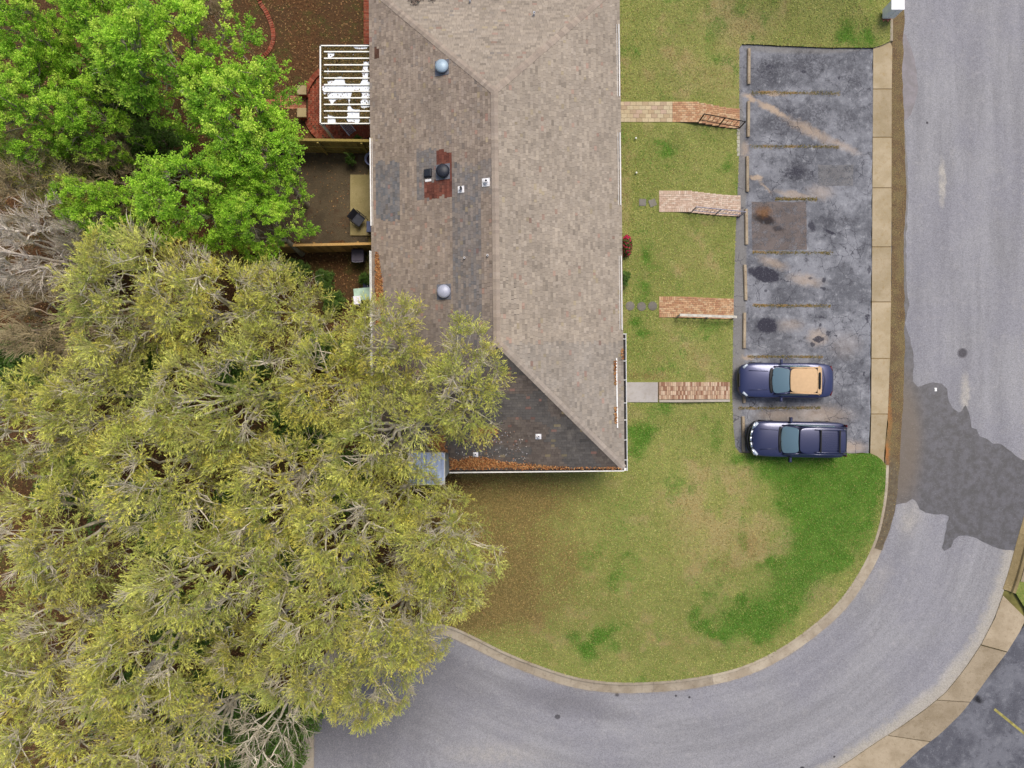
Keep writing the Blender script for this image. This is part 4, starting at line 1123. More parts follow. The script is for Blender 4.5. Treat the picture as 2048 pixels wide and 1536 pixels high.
# 4: mottled brick steps with a concrete landing
r4, z4, zs4, t4 = make_path('mottled brick steps leading to a grey concrete walk near the parked cars', wx(1315, 1), wx(1318, 1), wx(1458, .05), wy(764, 1), wy(799, 1), B_dk, 10, .2, .1, 'stack', .06, soldier=False)
sl = MB(); sl.box((wx(1282, 1) - r4.location.x, wy(784.5, 1) - r4.location.y, -.05), (wx(1314, 1) - wx(1247, 1), wy(765, 1) - wy(805, 1), .12), bev=.01)
sl.build('concrete_slab', concrete('grey_walk', 'a8a39f', '9c9691', '8f8779', .2), r4)
kb = MB()
for i in range(10): kb.box((wx(1318, 1) + (i + .5) * t4 - r4.location.x, wy(802, 1) - r4.location.y, zs4[i] - .12 - r4.location.z), (t4, .12, .3))
kb.build('edging', concrete('grey_edging', 'a39c92', '958d80', '8a8070', .3), r4)
# handrails
def handrail(lab, xs_, ys_r, zfun, mat, posts, h=.9, nb=10, bal=True, pr=.022, boards=False):
    root = empty('handrail', (xs_[0], ys_r, zfun(xs_[0]))); tag(root, lab, 'handrail', 'handrails beside the brick steps'); o = root.location
    line = lambda t: Vector((xs_[0] + (xs_[1] - xs_[0]) * t - o.x, 0, zfun(xs_[0] + (xs_[1] - xs_[0]) * t) - o.z))
    up = Vector((0, 0, h))
    for t in posts:
        p = line(t); MB().box((p.x, p.y, p.z + h / 2 - .1), (pr * 2.2, pr * 2.2, h + .22)).build('post', mat, root)
    ts = [i / 8 for i in range(9)]
    if boards:
        pts = [line(t) + up for t in (0, 1)]
        d = pts[1] - pts[0]; m = MB().box((0, 0, 0), (d.length + .1, .13, .035)); ang = math.atan2(-d.z, d.x); Mr = Matrix.Rotation(ang, 4, 'Y'); c = (pts[0] + pts[1]) / 2
        m.v = [tuple(c + (Mr @ Vector(q)).xyz) for q in m.v]; m.build('rail', mat, root)
    else:
        MB().tube([line(t) + up for t in (0, 1)], pr * 1.15, 8).build('rail', mat, root)
        MB().tube([line(t) + Vector((0, 0, .14)) for t in (0, 1)], pr * .9, 8).build('rail', mat, root)
    if bal:
        for k in range(nb):
            t = (k + .5) / nb; p = line(t)
            MB().tube([p + Vector((0, 0, .14)), p + up], .011, 6).build('baluster', mat, root)
M_iron = simple('black_iron', hexc('1d1a19'), .5, .3); M_grail = simple('grey_iron', hexc('8f8c99'), .5, .2); M_post = simple('weathered_white_wood', hexc('b3aea2'), .8, var=.2)
zf1 = lambda x: max(.05, z_a - max(0, x - xc) / (xd - xc) * (z_a - .06))
handrail('black iron handrail on the northernmost brick steps', (xc, xd + .02), ys_ + .05, zf1, M_iron, (0, .5, 1), nb=9)
zf2 = lambda x: max(.05, z2 - max(0, x - wx(1384, 1)) / (wx(1480, .05) - wx(1384, 1)) * (z2 - .06))
handrail('pale grey iron handrail on the pink brick steps', (wx(1384, 1), wx(1480, .05)), ys2 + .04, zf2, M_grail, (0, .5, 1), nb=13, h=.85)
zf3 = lambda x: max(.05, z3 - max(0, x - wx(1355, 1)) / (wx(1466, .05) - wx(1355, 1)) * (z3 - .06))
handrail('low weathered board handrail on white posts at the orange path', (wx(1355, 1), wx(1464, .05)), wy(632.5, 1), zf3, M_post, (0, .52, 1), nb=0, bal=False, h=.6, pr=.035, boards=True)

# stepping stones, garden balls
M_stone = concrete('stepping_stone', '77736c', '6a665e', '7c755f', .4)
stones = [(1285, 405, 0, 'square stepping stone nearer the house by the pink path'), (1305, 406, 0, 'square stepping stone touching the end of the pink path'),
          (1260, 612, 1, 'round stepping stone nearest the house'), (1283, 613, 1, 'middle one of three round stepping stones'), (1305, 612, 1, 'round stepping stone nearest the orange brick path')]
for px, py, rd, lab in stones:
    p = ginv(px, py)
    m = MB()
    if rd: m.lathe(p, [(.23, -.05), (.23, .025), (.215, .035), (.17, .03), (.165, .036), (.12, .038)], 22)
    else: m.box(p + Vector((0, 0, -.005)), (.36, .36, .07), rz=.35 * (px > 1290), bev=.012)
    tag(m.build('stepping_stone', M_stone), lab, 'stepping stone', 'stepping stones in the front lawn')
M_ball = simple('white_glass', (.85, .84, .76), .3)
for px, py, lab in ((1271, 278, 'small white ball lamp on the lawn, the upper of two'), (1272, 347, 'small white ball lamp on the lawn nearer the pink path')):
    p = ginv(px, py); r = empty('garden_lamp', p); tag(r, lab, 'garden lamp', 'ball lamps in the front lawn')
    MB().lathe((0, 0, 0), [(.02, -.1), (.02, .1)], 8).build('stem', M_iron, r)
    MB().lathe((0, 0, .13), [(.01, -.05), (.04, -.035), (.052, 0), (.04, .035), (.01, .05)], 14).build('globe', M_ball, r, True)

# low block edging between lawn and car park
eb = empty('block_edging', P(1476, 285, .05)); tag(eb, 'short run of pale stone blocks edging the car park', 'edging')
M_blkst = concrete('pale_block', 'b4b0a2', 'a6a294', '96907e', .3)
for i in range(7):
    p = P(1476.5 - .2 * (i % 2), 259 + i * 8.2, .1) - eb.location
    MB().box((p.x, p.y, 0), (.13 + .03 * (i % 2), .2, .16), bev=.012).build('block', M_blkst, eb)

# ---------------------------------------------------------------- wheel stops
M_stop = concrete('old_concrete', '9d8f79', '8a7c69', '6e5b48', .6)
stops = [(1498, 95, 170, 'topmost wheel stop, pale concrete'), (1497, 203, 273, 'wheel stop beside the sandy streak'), (1495, 312, 384, 'third wheel stop from the top'), (1493, 417, 490, 'wheel stop at the brown asphalt patch'),
         (1491, 528, 602, 'rusty marked wheel stop by the larger oil puddle'), (1489, 627, 695, 'wheel stop in the empty stall next to the dark convertible'), (1488, 735, 806, 'wheel stop under the nose of the tan topped car'), (1487, 832, 905, 'brown stained wheel stop before the dark estate car')]
m0 = None
for px, a, b, lab in stops:
    p = (P(px, a, .1) + P(px, b, .1)) / 2; p.z = .02
    if m0 is None:
        r = empty('wheel_stop', p); tag(r, None, 'wheel stop', 'concrete wheel stops in the stalls')
        m = MB(); L = .92; prof = [(-.085, 0), (-.08, .085), (-.05, .125), (.05, .125), (.08, .085), (.085, 0)]
        st = [(-L, .9), (-L + .05, 1), (L - .05, 1), (L, .9)]; vs_ = [(x * k, y, z * k) for y, k in st for x, z in prof]; n = 6
        fs_ = [[i * n + k, i * n + k + 1, (i + 1) * n + k + 1, (i + 1) * n + k][::-1] for i in range(3) for k in range(5)] + [[0, 1, 2, 3, 4, 5], [18 + k for k in range(6)][::-1]]
        m.add(vs_, fs_); m.build('concrete_bar', M_stop, r)
        for q in (-.55, .55): MB().lathe((0, q, .118), [(.018, 0), (.018, .014), (.01, .018)], 10).build('anchor_pin', simple('rust', hexc('6b3d22'), .9), r)
        m0 = r
    else: r = copy_tree(m0)
    r['label'] = lab; r.location = p; r.rotation_euler = (0, 0, rb.uniform(-.012, .03))

# manhole covers
M_ironc = simple('cast_iron', hexc('504e52'), .7, .3, var=.25, scale=20)
for px, py, r_c, lab in ((1925, 706, .27, 'round manhole cover in the straight street'), (1115, 1436, .0, '')):
    if not r_c: continue
    p = P(px, py, -.03); r = empty('manhole_cover', p); tag(r, lab, 'manhole cover')
    MB().lathe((0, 0, 0), [(r_c, -.02), (r_c, .008), (r_c - .05, .01), (r_c - .055, .003)], 28).build('ring', simple('ring_iron', hexc('6a686c'), .7, .2), r)
    m = MB().lathe((0, 0, 0), [(r_c - .06, -.01), (r_c - .065, .008)], 28)
    for i in range(-3, 4): m.box((0, i * .055, .01), (.32 - abs(i) * .04, .018, .006))
    m.build('lid', M_ironc, r)
# crumpled paper on the wet street
p = P(1871, 779, -.02); m = MB(); g = 5
vs_ = [(p.x + (i - 2) * .03, p.y + (j - 2) * .045, p.z + rb.uniform(0, .04)) for i in range(g) for j in range(g)]
m.add(vs_, [[i * g + j, (i + 1) * g + j, (i + 1) * g + j + 1, i * g + j + 1] for i in range(g - 1) for j in range(g - 1)])
tag(m.build('paper_scrap', simple('white_paper', (.8, .8, .78), .8)), 'crumpled white paper scrap on the wet asphalt', 'litter')

# ---------------------------------------------------------------- post box cabinet by the kerb
zb = .11
_m = P(1796, 9, 1.24); bx = empty('cluster_mailbox', (_m.x, _m.y, zb)); tag(bx, 'white metal cluster mailbox at the kerb beside its concrete pad', 'mailbox')
M_wm = simple('white_enamel', (.8, .8, .8), .4, var=.05)
MB().box((0, 0, .14), (.3, .3, .28), bev=.01).build('pedestal', simple('grey_enamel', hexc('8f9196'), .5), bx)
MB().box((0, 0, .68), (.6, .46, .86), bev=.02).build('cabinet', M_wm, bx)
MB().box((0, 0, 1.125), (.66, .52, .035), bev=.012).build('lid', M_wm, bx)
for i in range(4):
    for j in range(2):
        d = MB().box((-.135 + .27 * j, -.235, .4 + .19 * i), (.24, .02, .165), bev=.004).build('door', M_wm, bx)
        MB().box((-.135 + .27 * j + .08, -.248, .4 + .19 * i), (.03, .012, .02)).build('lock', M_iron, d)
pd = MB(); a = P(1746, 25, .11); pd.box((a.x, a.y, .1), (.78, 1.05, .09), bev=.02)
tag(pd.build('concrete_pad', concrete('mossy_pad', '8f8268', '7d7058', '6b5f48', .5)), 'mossy square concrete pad in the grass beside the mailbox', 'pad')
m = MB()
for i in range(5): m.box(P(1763 + i * 4, 38 + (i % 2) * 3, .14), (.14, .09, .07), rz=i * .7, bev=.01)
tag(m.build('brick_rubble', simple('rubble', hexc('b5765a'), .9, var=.3)), 'few loose bricks at the foot of the mailbox', 'bricks')

# ---------------------------------------------------------------- back yards: timber fences
def wood(name, c, v=.25):
    t = NT(name, .9, .15); n = t.noise(3, 4, .6, stretch=(6, 6, .6)); n2 = t.noise(25, 3, .7); k = t.ramp(t.info(), 0, 1, .72, 1.18)
    a = hexc(c); cc = t.mix(t.ramp(n, .3, .7), a, tuple(q * 1.35 for q in a)); g = t.node('ShaderNodeCombineColor')
    for i in range(3): t.l.new(k, g.inputs[i])
    cc = t.mix(1.0, cc, g.outputs[0], 'MULTIPLY'); cc = t.mix(t.ramp(n2, .5, .3, 0, .4), cc, tuple(q * .5 for q in a)); return t.out(cc)
M_w1 = wood('olive_timber', '8a7a45'); M_w2 = wood('golden_timber', '9c7c4c')
def fence(lab, x0, y0, x1, y1, mat, south=True, h=1.8, rails=True):
    z = ZG; root = empty('timber_fence', (x0, y0, z)); tag(root, lab, 'fence', 'timber fences between the back yards')
    L = math.hypot(x1 - x0, y1 - y0); a = math.atan2(y1 - y0, x1 - x0); root.rotation_euler = (0, 0, a); n = int(L / .145); s = -1 if south else 1
    me = None
    for i in range(n):
        if me is None:
            ob = MB().box((0, 0, h / 2), (.138, .02, h), bev=.004).build('board', mat, root); me = ob.data
        else: ob = link('board', me, None, root)
        ob.location = ((i + .5) * L / n, rb.uniform(-.004, .004), rb.uniform(-.02, .02))
    for i in range(int(L / 2.1) + 1):
        MB().box((i * 2.1 + .3, s * .09, h / 2 - .02), (.09, .09, h - .02)).build('post', mat, root)
    for zz in ((.35, .95, h - .12) if rails else (h - .06,)):
        MB().box((L / 2, s * .035, zz), (L, .045, .09)).build('rail', mat, root)
    MB().box((L / 2, 0, h + .015), (L, .12, .03)).build('top_cap', mat, root)
    return root
f1a = P(560, 304, 1.0); f1b = P(754, 307, 1.0)
fence('olive toned timber fence between the brick patio and the dirt yard', f1a.x, f1a.y, f1b.x, f1b.y, M_w1)
f2a = P(470, 508, 1.0); f2b = P(758, 502, 1.0)
fence('golden toned timber fence with plain boards below the dirt yard', f2a.x, f2a.y, f2b.x, f2b.y, M_w2, south=False)

# brick patio, edging, pillars
def yard_brick_ring(name, lab, cat, cx, cy, r0, r1, a0, a1, z, h, mat, bl=.2):
    root = empty(name, (cx, cy, z)); tag(root, lab, cat); n = max(3, int((a1 - a0) * r1 / (bl / 2))); me = None
    for i in range(n):
        a = a0 + (a1 - a0) * (i + .5) / n
        if me is None: me = brick_mesh((a1 - a0) * r1 / n - .008, r1 - r0, h, mat)
        ob = link('brick', me, None, root); ob.location = (math.cos(a) * (r0 + r1) / 2, math.sin(a) * (r0 + r1) / 2, h / 2 + rb.uniform(-.004, .004)); ob.rotation_euler = (0, 0, a - math.pi / 2)
    return root
pc = P(694, 212, 1.0)
pat = empty('brick_patio', (pc.x, pc.y, 1.0)); tag(pat, 'round dark red brick patio under the white pergola', 'patio')
MB().lathe((0, 0, -.06), [(2.12, 0), (2.12, .07)], 48).build('mortar_bed', M_mortar, pat)
cand = []
for i in range(-21, 22):
    for j in range(-11, 12):
        x, y = i * .1, j * .2 + (i % 2) * .1
        if math.hypot(x, y) < 2.0 and x < 1.3: cand.append((x, y))
cand.sort(key=lambda q: q[0] if True else 0)
me = brick_mesh(.092, .192, .05, B_rd)
for i, (x, y) in enumerate(cand[:300]):
    ob = link('brick', me, None, pat); ob.location = (x, y, .022 + rb.uniform(-.003, .003))
m = MB()
for x, y in cand[300:]: m.box((x, y, .022), (.092, .192, .05))
if m.v: m.build('brick_field', B_rd, pat)['kind'] = 'stuff'
yard_brick_ring('brick_border', 'curved raised red brick border around the round patio', 'brick border', pc.x, pc.y, 2.02, 2.28, math.radians(95), math.radians(168), 1.0, .16, B_rd)
yard_brick_ring('brick_border', 'lower curved red brick border of the patio towards the fence', 'brick border', pc.x, pc.y, 2.02, 2.26, math.radians(192), math.radians(262), 1.0, .14, B_rd)
for py, lab in ((181, 'brick pillar with tan stone cap, upper side of the patio entrance'), (226, 'brick pillar with tan stone cap, lower side of the patio entrance')):
    p = P(604, py, 1.5); r = empty('brick_pillar', (p.x, p.y, 1.0)); tag(r, lab, 'pillar', 'pillars at the patio entrance')
    for k in range(7): MB().box((0, 0, .035 + k * .072), (.36, .36, .064), bev=.006).build('brick_course', B_rd, r)
    MB().box((0, 0, .54), (.46, .46, .07), bev=.015).build('cap_stone', concrete('tan_cap', 'a09070', '92835f', '7d7055', .3), r)
gp = empty('garden_path', P(575, 205, 1.0)); tag(gp, 'light red brick path leading from the patio into the trees', 'path')
lay(gp, P(500, 0, 1).x, P(612, 0, 1).x, P(0, 218, 1).y, P(0, 192, 1).y, 1.035, .2, .1, brick_mat('worn_red_brick', ['9a5d45', 'a76a50', '8f5440', 'b0775c', '9c6248', 'a4664c']))
# curved edging through the upper yard
ce = empty('brick_edging', P(545, 60, 1.0)); tag(ce, 'curving line of red bricks through the mulch of the upper yard', 'edging')
cl_ = catmull([tuple(P(x, y, 1.0)[:2]) for x, y in ((512, -60), (519, 0), (533, 25), (545, 55), (547, 80), (540, 100), (527, 114), (505, 130))], .105)
me = brick_mesh(.095, .21, .08, B_rd)
for i in range(len(cl_) - 1):
    d = cl_[i + 1] - cl_[i]; a = math.atan2(d[1], d[0])
    ob = link('brick', me, None, ce); ob.location = (cl_[i][0] - ce.location.x, cl_[i][1] - ce.location.y, .04); ob.rotation_euler = (rb.uniform(-.03, .03), 0, a)
# raised brick strip beside the house
bs = empty('brick_planter', P(733, 40, 1.4)); tag(bs, 'straight low red brick wall along the back of the house', 'brick wall')
x0 = P(727, 0, 1.4).x; x1 = P(742, 0, 1.4).x; y1 = P(0, -60, 1.4).y; y0 = P(0, 88, 1.4).y
n_ = int((y1 - y0) / .075)
for i in range(n_):
    ob = link('brick', brick_mesh(x1 - x0, .068, .44, B_rd), None, bs); ob.location = ((x0 + x1) / 2 - bs.location.x, y0 + (i + .5) * .075 - bs.location.y, -.22 + rb.uniform(-.004, .004))

# pergola with leaf covered white panels
zp = 3.35
pg = empty('pergola', P(690, 170, 1.0)); tag(pg, 'white pergola with leaf strewn panels against the back of the house', 'pergola'); o = pg.location
X0, X1 = P(640, 0, zp).x - o.x, P(746, 0, zp).x - o.x; Y1, Y0 = P(0, 91, zp).y - o.y, P(0, 249, zp).y - o.y; sk = .05
M_pw = simple('white_timber', (.82, .81, .76), .6, var=.06)
MB().box((X0 + .03, (Y0 + Y1) / 2, zp - 1), (.06, Y1 - Y0, .12)).build('beam', M_pw, pg)
MB().box((X1 - .05, (Y0 + Y1) / 2, zp - 1.06), (.05, Y1 - Y0, .12)).build('beam', M_pw, pg)
for y in (Y0 + .03, Y1 - .03): MB().box(((X0 + X1) / 2, y, zp - 1 + .01), (X1 - X0 + .0, .05, .1)).build('beam', M_pw, pg)
for i in range(11):
    y = Y0 + (Y1 - Y0) * (i + 1) / 12
    MB().box(((X0 + X1) / 2 + .1, y, zp - 1 + .02), (X1 - X0 - .2, .055, .06)).build('rafter', M_pw, pg)
for x in (X0 + .06, ):
    for y in (Y0 + .08, Y1 - .08): MB().box((x, y, (zp - 1.08) / 2), (.1, .1, zp - 1.08)).build('post', M_pw, pg)
for i in range(12):
    y = Y0 + (Y1 - Y0) * (i + .5) / 12
    MB().box(((X0 + X1) / 2 + .03, y, zp - 1.03), (X1 - X0 - .14, (Y1 - Y0) / 12 - .055, .012)).build('roof_panel', simple('white_panel', (.74, .77, .83), .5, var=.06), pg)
# leaves lying on the panels
r = np.random.default_rng(21); pts = np.column_stack([r.uniform(X0 + .07, X1, 26000), r.uniform(Y0, Y1, 26000)])
nv = np.array([vnoise(a * 1.0, b + 30, .38) * .62 + vnoise(a + 9, b, .95) * .38 for a, b in pts])
bias = np.where(pts[:, 0] < X0 + .35, .18, 0.0)
keep = (nv + bias > .42) | (r.random(len(pts)) < .012)
pts = pts[keep]; dead = np.array([hexc(c) for c in ('6b5a34', '57502c', '7c6a40', '4a4224', '86704a', '5c3f28', '3b3a1e')])
me = leaf_scatter('leaf_litter', pts + np.array([o.x, o.y]), np.full(len(pts), zp - .02), .085, dead[r.integers(0, 7, len(pts))] * r.uniform(.6, 1.25, (len(pts), 1)), 4, layers=.04)
tag(link('leaf_litter', me, M_dead), 'patches of brown leaves lying on the pergola panels', 'leaves', kind='stuff')
# leaning white ladder between pergola and fence
lb = empty('folded_lounger', P(700, 262, 1.0)); tag(lb, 'grey slatted folding chair leaning below the pergola corner', 'chair'); a_ = math.radians(-52); Ml = Matrix.Translation((0, 0, .5)) @ Matrix.Rotation(a_, 4, 'Z') @ Matrix.Rotation(math.radians(-25), 4, 'Y')
M_alu = simple('aluminium', hexc('9a9aa0'), .5, .4)
for s in (-.2, .2): MB().box((0, s, 0), (1.1, .035, .035), M=Ml).build('frame', M_alu, lb)
for i in range(9): MB().box((-.48 + i * .12, 0, 0), (.06, .38, .015), M=Ml).build('slat', simple('grey_slats', hexc('6f6d78'), .7), lb)

# patio slab, chair, bins
sb_ = MB(); a = P(700, 349, 1.1); b = P(752, 471, 1.1); sb_.box(((a.x + b.x) / 2, (a.y + b.y) / 2, 1.03), (b.x - a.x, a.y - b.y, .14), bev=.015)
tag(sb_.build('concrete_patio', concrete('olive_concrete', '94875f', '867a52', '75693f', .35)), 'tan concrete patio slab in the dirt yard', 'patio')
M_chair = simple('dark_mesh_fabric', hexc('34363f'), .7, var=.1); M_cf = simple('black_frame', hexc('121113'), .4, .3)
def chair(loc, rz, lab, seat=M_chair):
    r = empty('patio_chair', loc, rz); tag(r, lab, 'chair', 'chairs in the back yards')
    MB().box((0, 0, .42), (.52, .5, .04), bev=.01).build('seat', seat, r)
    m = MB().box((0, 0, 0), (.52, .03, .5), bev=.01); Mb = Matrix.Translation((0, .29, .68)) @ Matrix.Rotation(-.25, 4, 'X'); m.v = [tuple((Mb @ Vector(q))) for q in m.v]; m.build('backrest', seat, r)
    for s in (-1, 1):
        MB().tube([(s * .3, -.25, 0), (s * .3, -.25, .6)], .016, 8).build('leg', M_cf, r); MB().tube([(s * .3, .26, 0), (s * .3, .26, .6)], .016, 8).build('leg', M_cf, r)
        MB().box((s * .3, 0, .62), (.05, .6, .03), bev=.008).build('armrest', M_cf, r)
    MB().tube([(-.27, .36, .93), (.27, .36, .93)], .016, 8).build('top_bar', M_cf, r)
    return r
p = P(717, 439, 1.5); chair((p.x, p.y, 1.1), math.radians(52), 'black mesh patio chair turned on the concrete slab')
p = P(743, 456, 1.4); bb = empty('storage_bin', (p.x, p.y, 1.1)); tag(bb, 'blue grey bin half under the eave on the patio', 'bin')
M_bb = simple('blue_grey_plastic', hexc('4f5674'), .5)
MB().box((0, 0, .28), (.34, .5, .56), bev=.03).build('body', M_bb, bb); MB().box((0, 0, .585), (.38, .54, .05), bev=.02).build('lid', M_bb, bb)
p = P(744, 318, 1.35); tb = empty('round_tub', (p.x, p.y, 1.0)); tag(tb, 'round lavender blue tub half under the eave near the fence', 'tub')
MB().lathe((0, 0, 0), [(.25, 0), (.33, .4), (.36, .42), (.36, .45), (.30, .44), (.24, .08), (.02, .06)], 26).build('shell', simple('lavender_plastic', hexc('8d92b8'), .5), tb, True)
MB().lathe((0, 0, .3), [(.30, 0), (.30, .01)], 22).build('soil', simple('tub_soil', hexc('3a3038'), .95), tb)
# wheeled bin below the second fence
p = P(718, 513, 1.6); wb = empty('wheeled_bin', (p.x, p.y, 1.0)); tag(wb, 'dark purple grey wheeled bin against the golden fence', 'bin')
M_wb = simple('dark_bin', hexc('403a48'), .5, var=.1)
m = MB(); m.add([(-.2, -.2, .05), (.2, -.2, .05), (.2, .2, .05), (-.2, .2, .05), (-.28, -.26, .86), (.28, -.26, .86), (.28, .28, .86), (-.28, .28, .86)], [[3, 2, 1, 0], [4, 5, 6, 7], [0, 1, 5, 4], [1, 2, 6, 5], [2, 3, 7, 6], [3, 0, 4, 7]]); m.build('body', M_wb, wb)
MB().box((0, .0, .9), (.62, .6, .07), bev=.03).build('lid', M_wb, wb); MB().tube([(-.24, .33, .84), (.24, .33, .84)], .02, 8).build('handle', M_cf, wb)
MB().tube([(-.26, -.3, .95), (-.15, -.34, .95), (.15, -.33, .95), (.27, -.3, .94)], .014, 6).build('lid_edge', simple('pale_rim', hexc('8a8794'), .6), wb)
for s in (-1, 1): MB().tube([(s * .24, .24, .09), (s * .29, .24, .09)], .09, 14).build('wheel', M_cf, wb)
# white garden table and dark blue cooler under the tree edge
p = P(727, 588, 1.7); gt = empty('garden_table', (p.x, p.y, 1.0), .1); tag(gt, 'white garden table with green cloth at the back wall under the branches', 'table')
MB().box((0, 0, .72), (.95, .6, .03), bev=.01).build('tabletop', simple('mint_plastic', hexc('a9c4b2'), .5, var=.15, scale=4), gt)
MB().box((-.34, -.28, .74), (.36, .42, .03), bev=.01).build('tray', simple('white_tray', (.78, .77, .84), .5, var=.25, scale=16), gt)
for x in (-.42, .42):
    for y in (-.25, .25): MB().box((x, y, .35), (.05, .05, .7)).build('leg', M_wm, gt)
p = P(737, 574, 1.5); ck = empty('cooler', (p.x, p.y, 1.0)); tag(ck, 'dark blue box behind the white garden table', 'cooler')
MB().box((0, 0, .25), (.5, .36, .5), bev=.03).build('body', simple('navy_plastic', hexc('26264a'), .5), ck); MB().box((0, 0, .53), (.53, .39, .06), bev=.02).build('lid', simple('navy_lid', hexc('2e3052'), .5), ck)
MB().tube([(-.02, -.0, .57), (-.02, .19, .57)], .012, 6).build('handle', M_wm, ck)
# small white metal frame among the branches
p = P(461, 1263, 5.0); fr = empty('metal_frame', (p.x, p.y, 0.6)); tag(fr, 'small white rectangular metal frame on a pole among the branches', 'frame')
MB().tube([(0, 0, 0), (0, 0, 4.4)], .03, 8).build('pole', M_grail, fr)
Mf = Matrix.Translation((0, 0, 4.4)) @ Matrix.Rotation(math.radians(12), 4, 'Z')
for c, s in (((0, .22, 0), (.26, .04, .04)), ((0, -.22, 0), (.26, .04, .04)), ((.12, 0, 0), (.04, .4, .04)), ((-.12, 0, 0), (.04, .4, .04))): MB().box(c, s, M=Mf).build('bar', M_wm, fr)
# ---------------------------------------------------------------- cars
def car_paint(name, c):
    t = NT(name, .28, .5); t.b.inputs['Metallic'].default_value = .35; t.b.inputs['Coat Weight'].default_value = .6; t.b.inputs['Coat Roughness'].default_value = .12
    n = t.noise(3, 4, .6); return t.out(hexc(c))
M_pA = car_paint('navy_paint', '30365a'); M_pB = car_paint('blue_black_paint', '2b3050')
M_cg = NT('car_glass', .08, .8).out(hexc('5c7480')); M_tyre = simple('tyre', hexc('141416'), .85); M_rim = simple('alloy', hexc('8c9096'), .35, .8); M_trim = simple('black_trim', hexc('0e0f12'), .45)
M_chr = simple('chrome', hexc('c8ccd2'), .18, .9); M_tan = simple('tan_canvas', hexc('c0a17c'), .9, var=.04, scale=8); M_red = simple('tail_lamp', hexc('5b1218'), .25); M_lamp = simple('head_lamp', hexc('b9c2cc'), .15)
def loft(rows, mat, name, parent, sub=2, closed_ends=True, cols_same=True, solid=0.0):
    """rows: list of lists of points with the same count"""
    q = len(rows[0]); m = MB(); m.add([p for r in rows for p in r], [[i * q + j, i * q + j + 1, (i + 1) * q + j + 1, (i + 1) * q + j] for i in range(len(rows) - 1) for j in range(q - 1)])
    if closed_ends: m.f.append(list(range(q))[::-1]); m.f.append([(len(rows) - 1) * q + j for j in range(q)])
    ob = m.build(name, mat, parent, True)
    b = bmesh.new(); b.from_mesh(ob.data); bmesh.ops.recalc_face_normals(b, faces=b.faces); b.to_mesh(ob.data); b.free()
    if solid:
        so = ob.modifiers.new('s', 'SOLIDIFY'); so.thickness = solid; so.offset = 0
    if sub: s = ob.modifiers.new('sub', 'SUBSURF'); s.levels = sub; s.render_levels = sub
    return ob
def wheel(parent, x, y, s, r=.33):
    w = MB().tube([(x, y, r), (x, y + s * .21, r)], r, 26).build('wheel', M_tyre, parent, False)
    MB().tube([(x, y + s * .21, r), (x, y + s * .222, r)], r * .66, 20).build('rim', M_rim, w)
def make_car(loc, rz, lab, body, W, zbelt, hood, paint, top, glass_w, roof_rack=False):
    r = empty('parked_car', loc, rz); tag(r, lab, 'car', 'cars parked in the stalls')
    rows = []
    for x, w, zt, zc, z0 in body:      # station x, half width, shoulder height, centre height, sill
        ring = [(x, -w * .80, z0 - .02), (x, -w * .97, z0 + .02), (x, -w, zt * .62), (x, -w * .985, zt - .06), (x, -w * .90, zt + .005), (x, -w * .68, zt * .35 + zc * .65), (x, -w * .3, zc), (x, 0, zc + .006),
                (x, w * .3, zc), (x, w * .68, zt * .35 + zc * .65), (x, w * .90, zt + .005), (x, w * .985, zt - .06), (x, w, zt * .62), (x, w * .97, z0 + .02), (x, w * .80, z0 - .02)]
        rows.append(ring)
    loft(rows, paint, 'body', r)
    return r
def cabin(r, pts, paint, top_mat, zb):
    """pts: dict of stations: cowl, header, rear top, rear base: (x, half width, z)"""
    (xc, wc, zc), (xh, wh, zh), (xm, wm, zm), (xr, wr, zr), (xb, wb, zb2) = pts
    def row(x, w, z, crown=.03, bow=0): return [(x + bow * (1 - (t * t)), w * t, z + crown * (1 - t * t)) for t in (-1, -.6, -.2, .2, .6, 1)]
    # dark inner hull keeps the cabin closed
    hull = [[(xc, wc * t, zc - .05) for t in (-1, -.5, 0, .5, 1)], [(xh, wh * t * .98, zh - .03) for t in (-1, -.5, 0, .5, 1)], [(xr, wr * t * .98, zr - .04) for t in (-1, -.5, 0, .5, 1)], [(xb, wb * t * .98, zb2 - .06) for t in (-1, -.5, 0, .5, 1)]]
    loft([row(xc, wc * .96, zc, .02, -.10), row((xc + xh) / 2, (wc + wh) / 2 * .95, (zc + zh) / 2 + .03, .035, -.08), row(xh + .02, wh * .93, zh - .01, .02, -.05)], M_cg, 'windscreen', r, 2, False, solid=.012)
    loft([row(xh, wh, zh, .03, -.05), row(xm, wm, zm, .05), row(xr, wr, zr, .03, .02)], top_mat, 'roof', r, 2, False, solid=.03)
    for s in (-1, 1):
        bw = lambda x: np.interp(x, [xc, xb], [wc + .05, wb + .04])
        loft([[(xc + .12, s * bw(xc), zc - .02), (xc + .14, s * (bw(xc) - .01), zc + .02)], [((xh + xm) / 2, s * (bw(xh) + .01), zb), ((xh + xm) / 2 - .1, s * (wh + .025), zh - .03)],
              [(xr - .15, s * bw(xr), zb + .02), (xr - .25, s * (wr + .02), zr - .04)]], M_cg, 'side_window', r, 1, False, solid=.012)
        MB().tube([(xc + .02, s * wc * .98, zc), ((xc + xh) / 2, s * (wc + wh) / 2 * 1.0, (zc + zh) / 2 + .03), (xh, s * wh * .98, zh)], .032, 8).build('pillar', paint, r, True)
        MB().tube([(xh, s * wh * 1.0, zh - .005), (xm, s * wm * 1.01, zm), (xr, s * wr, zr - .01), (xb - .05, s * (wb - .02), zb2)], .034, 8).build('roof_edge', paint if top_mat is not M_tan else M_tan, r, True)
    return hull
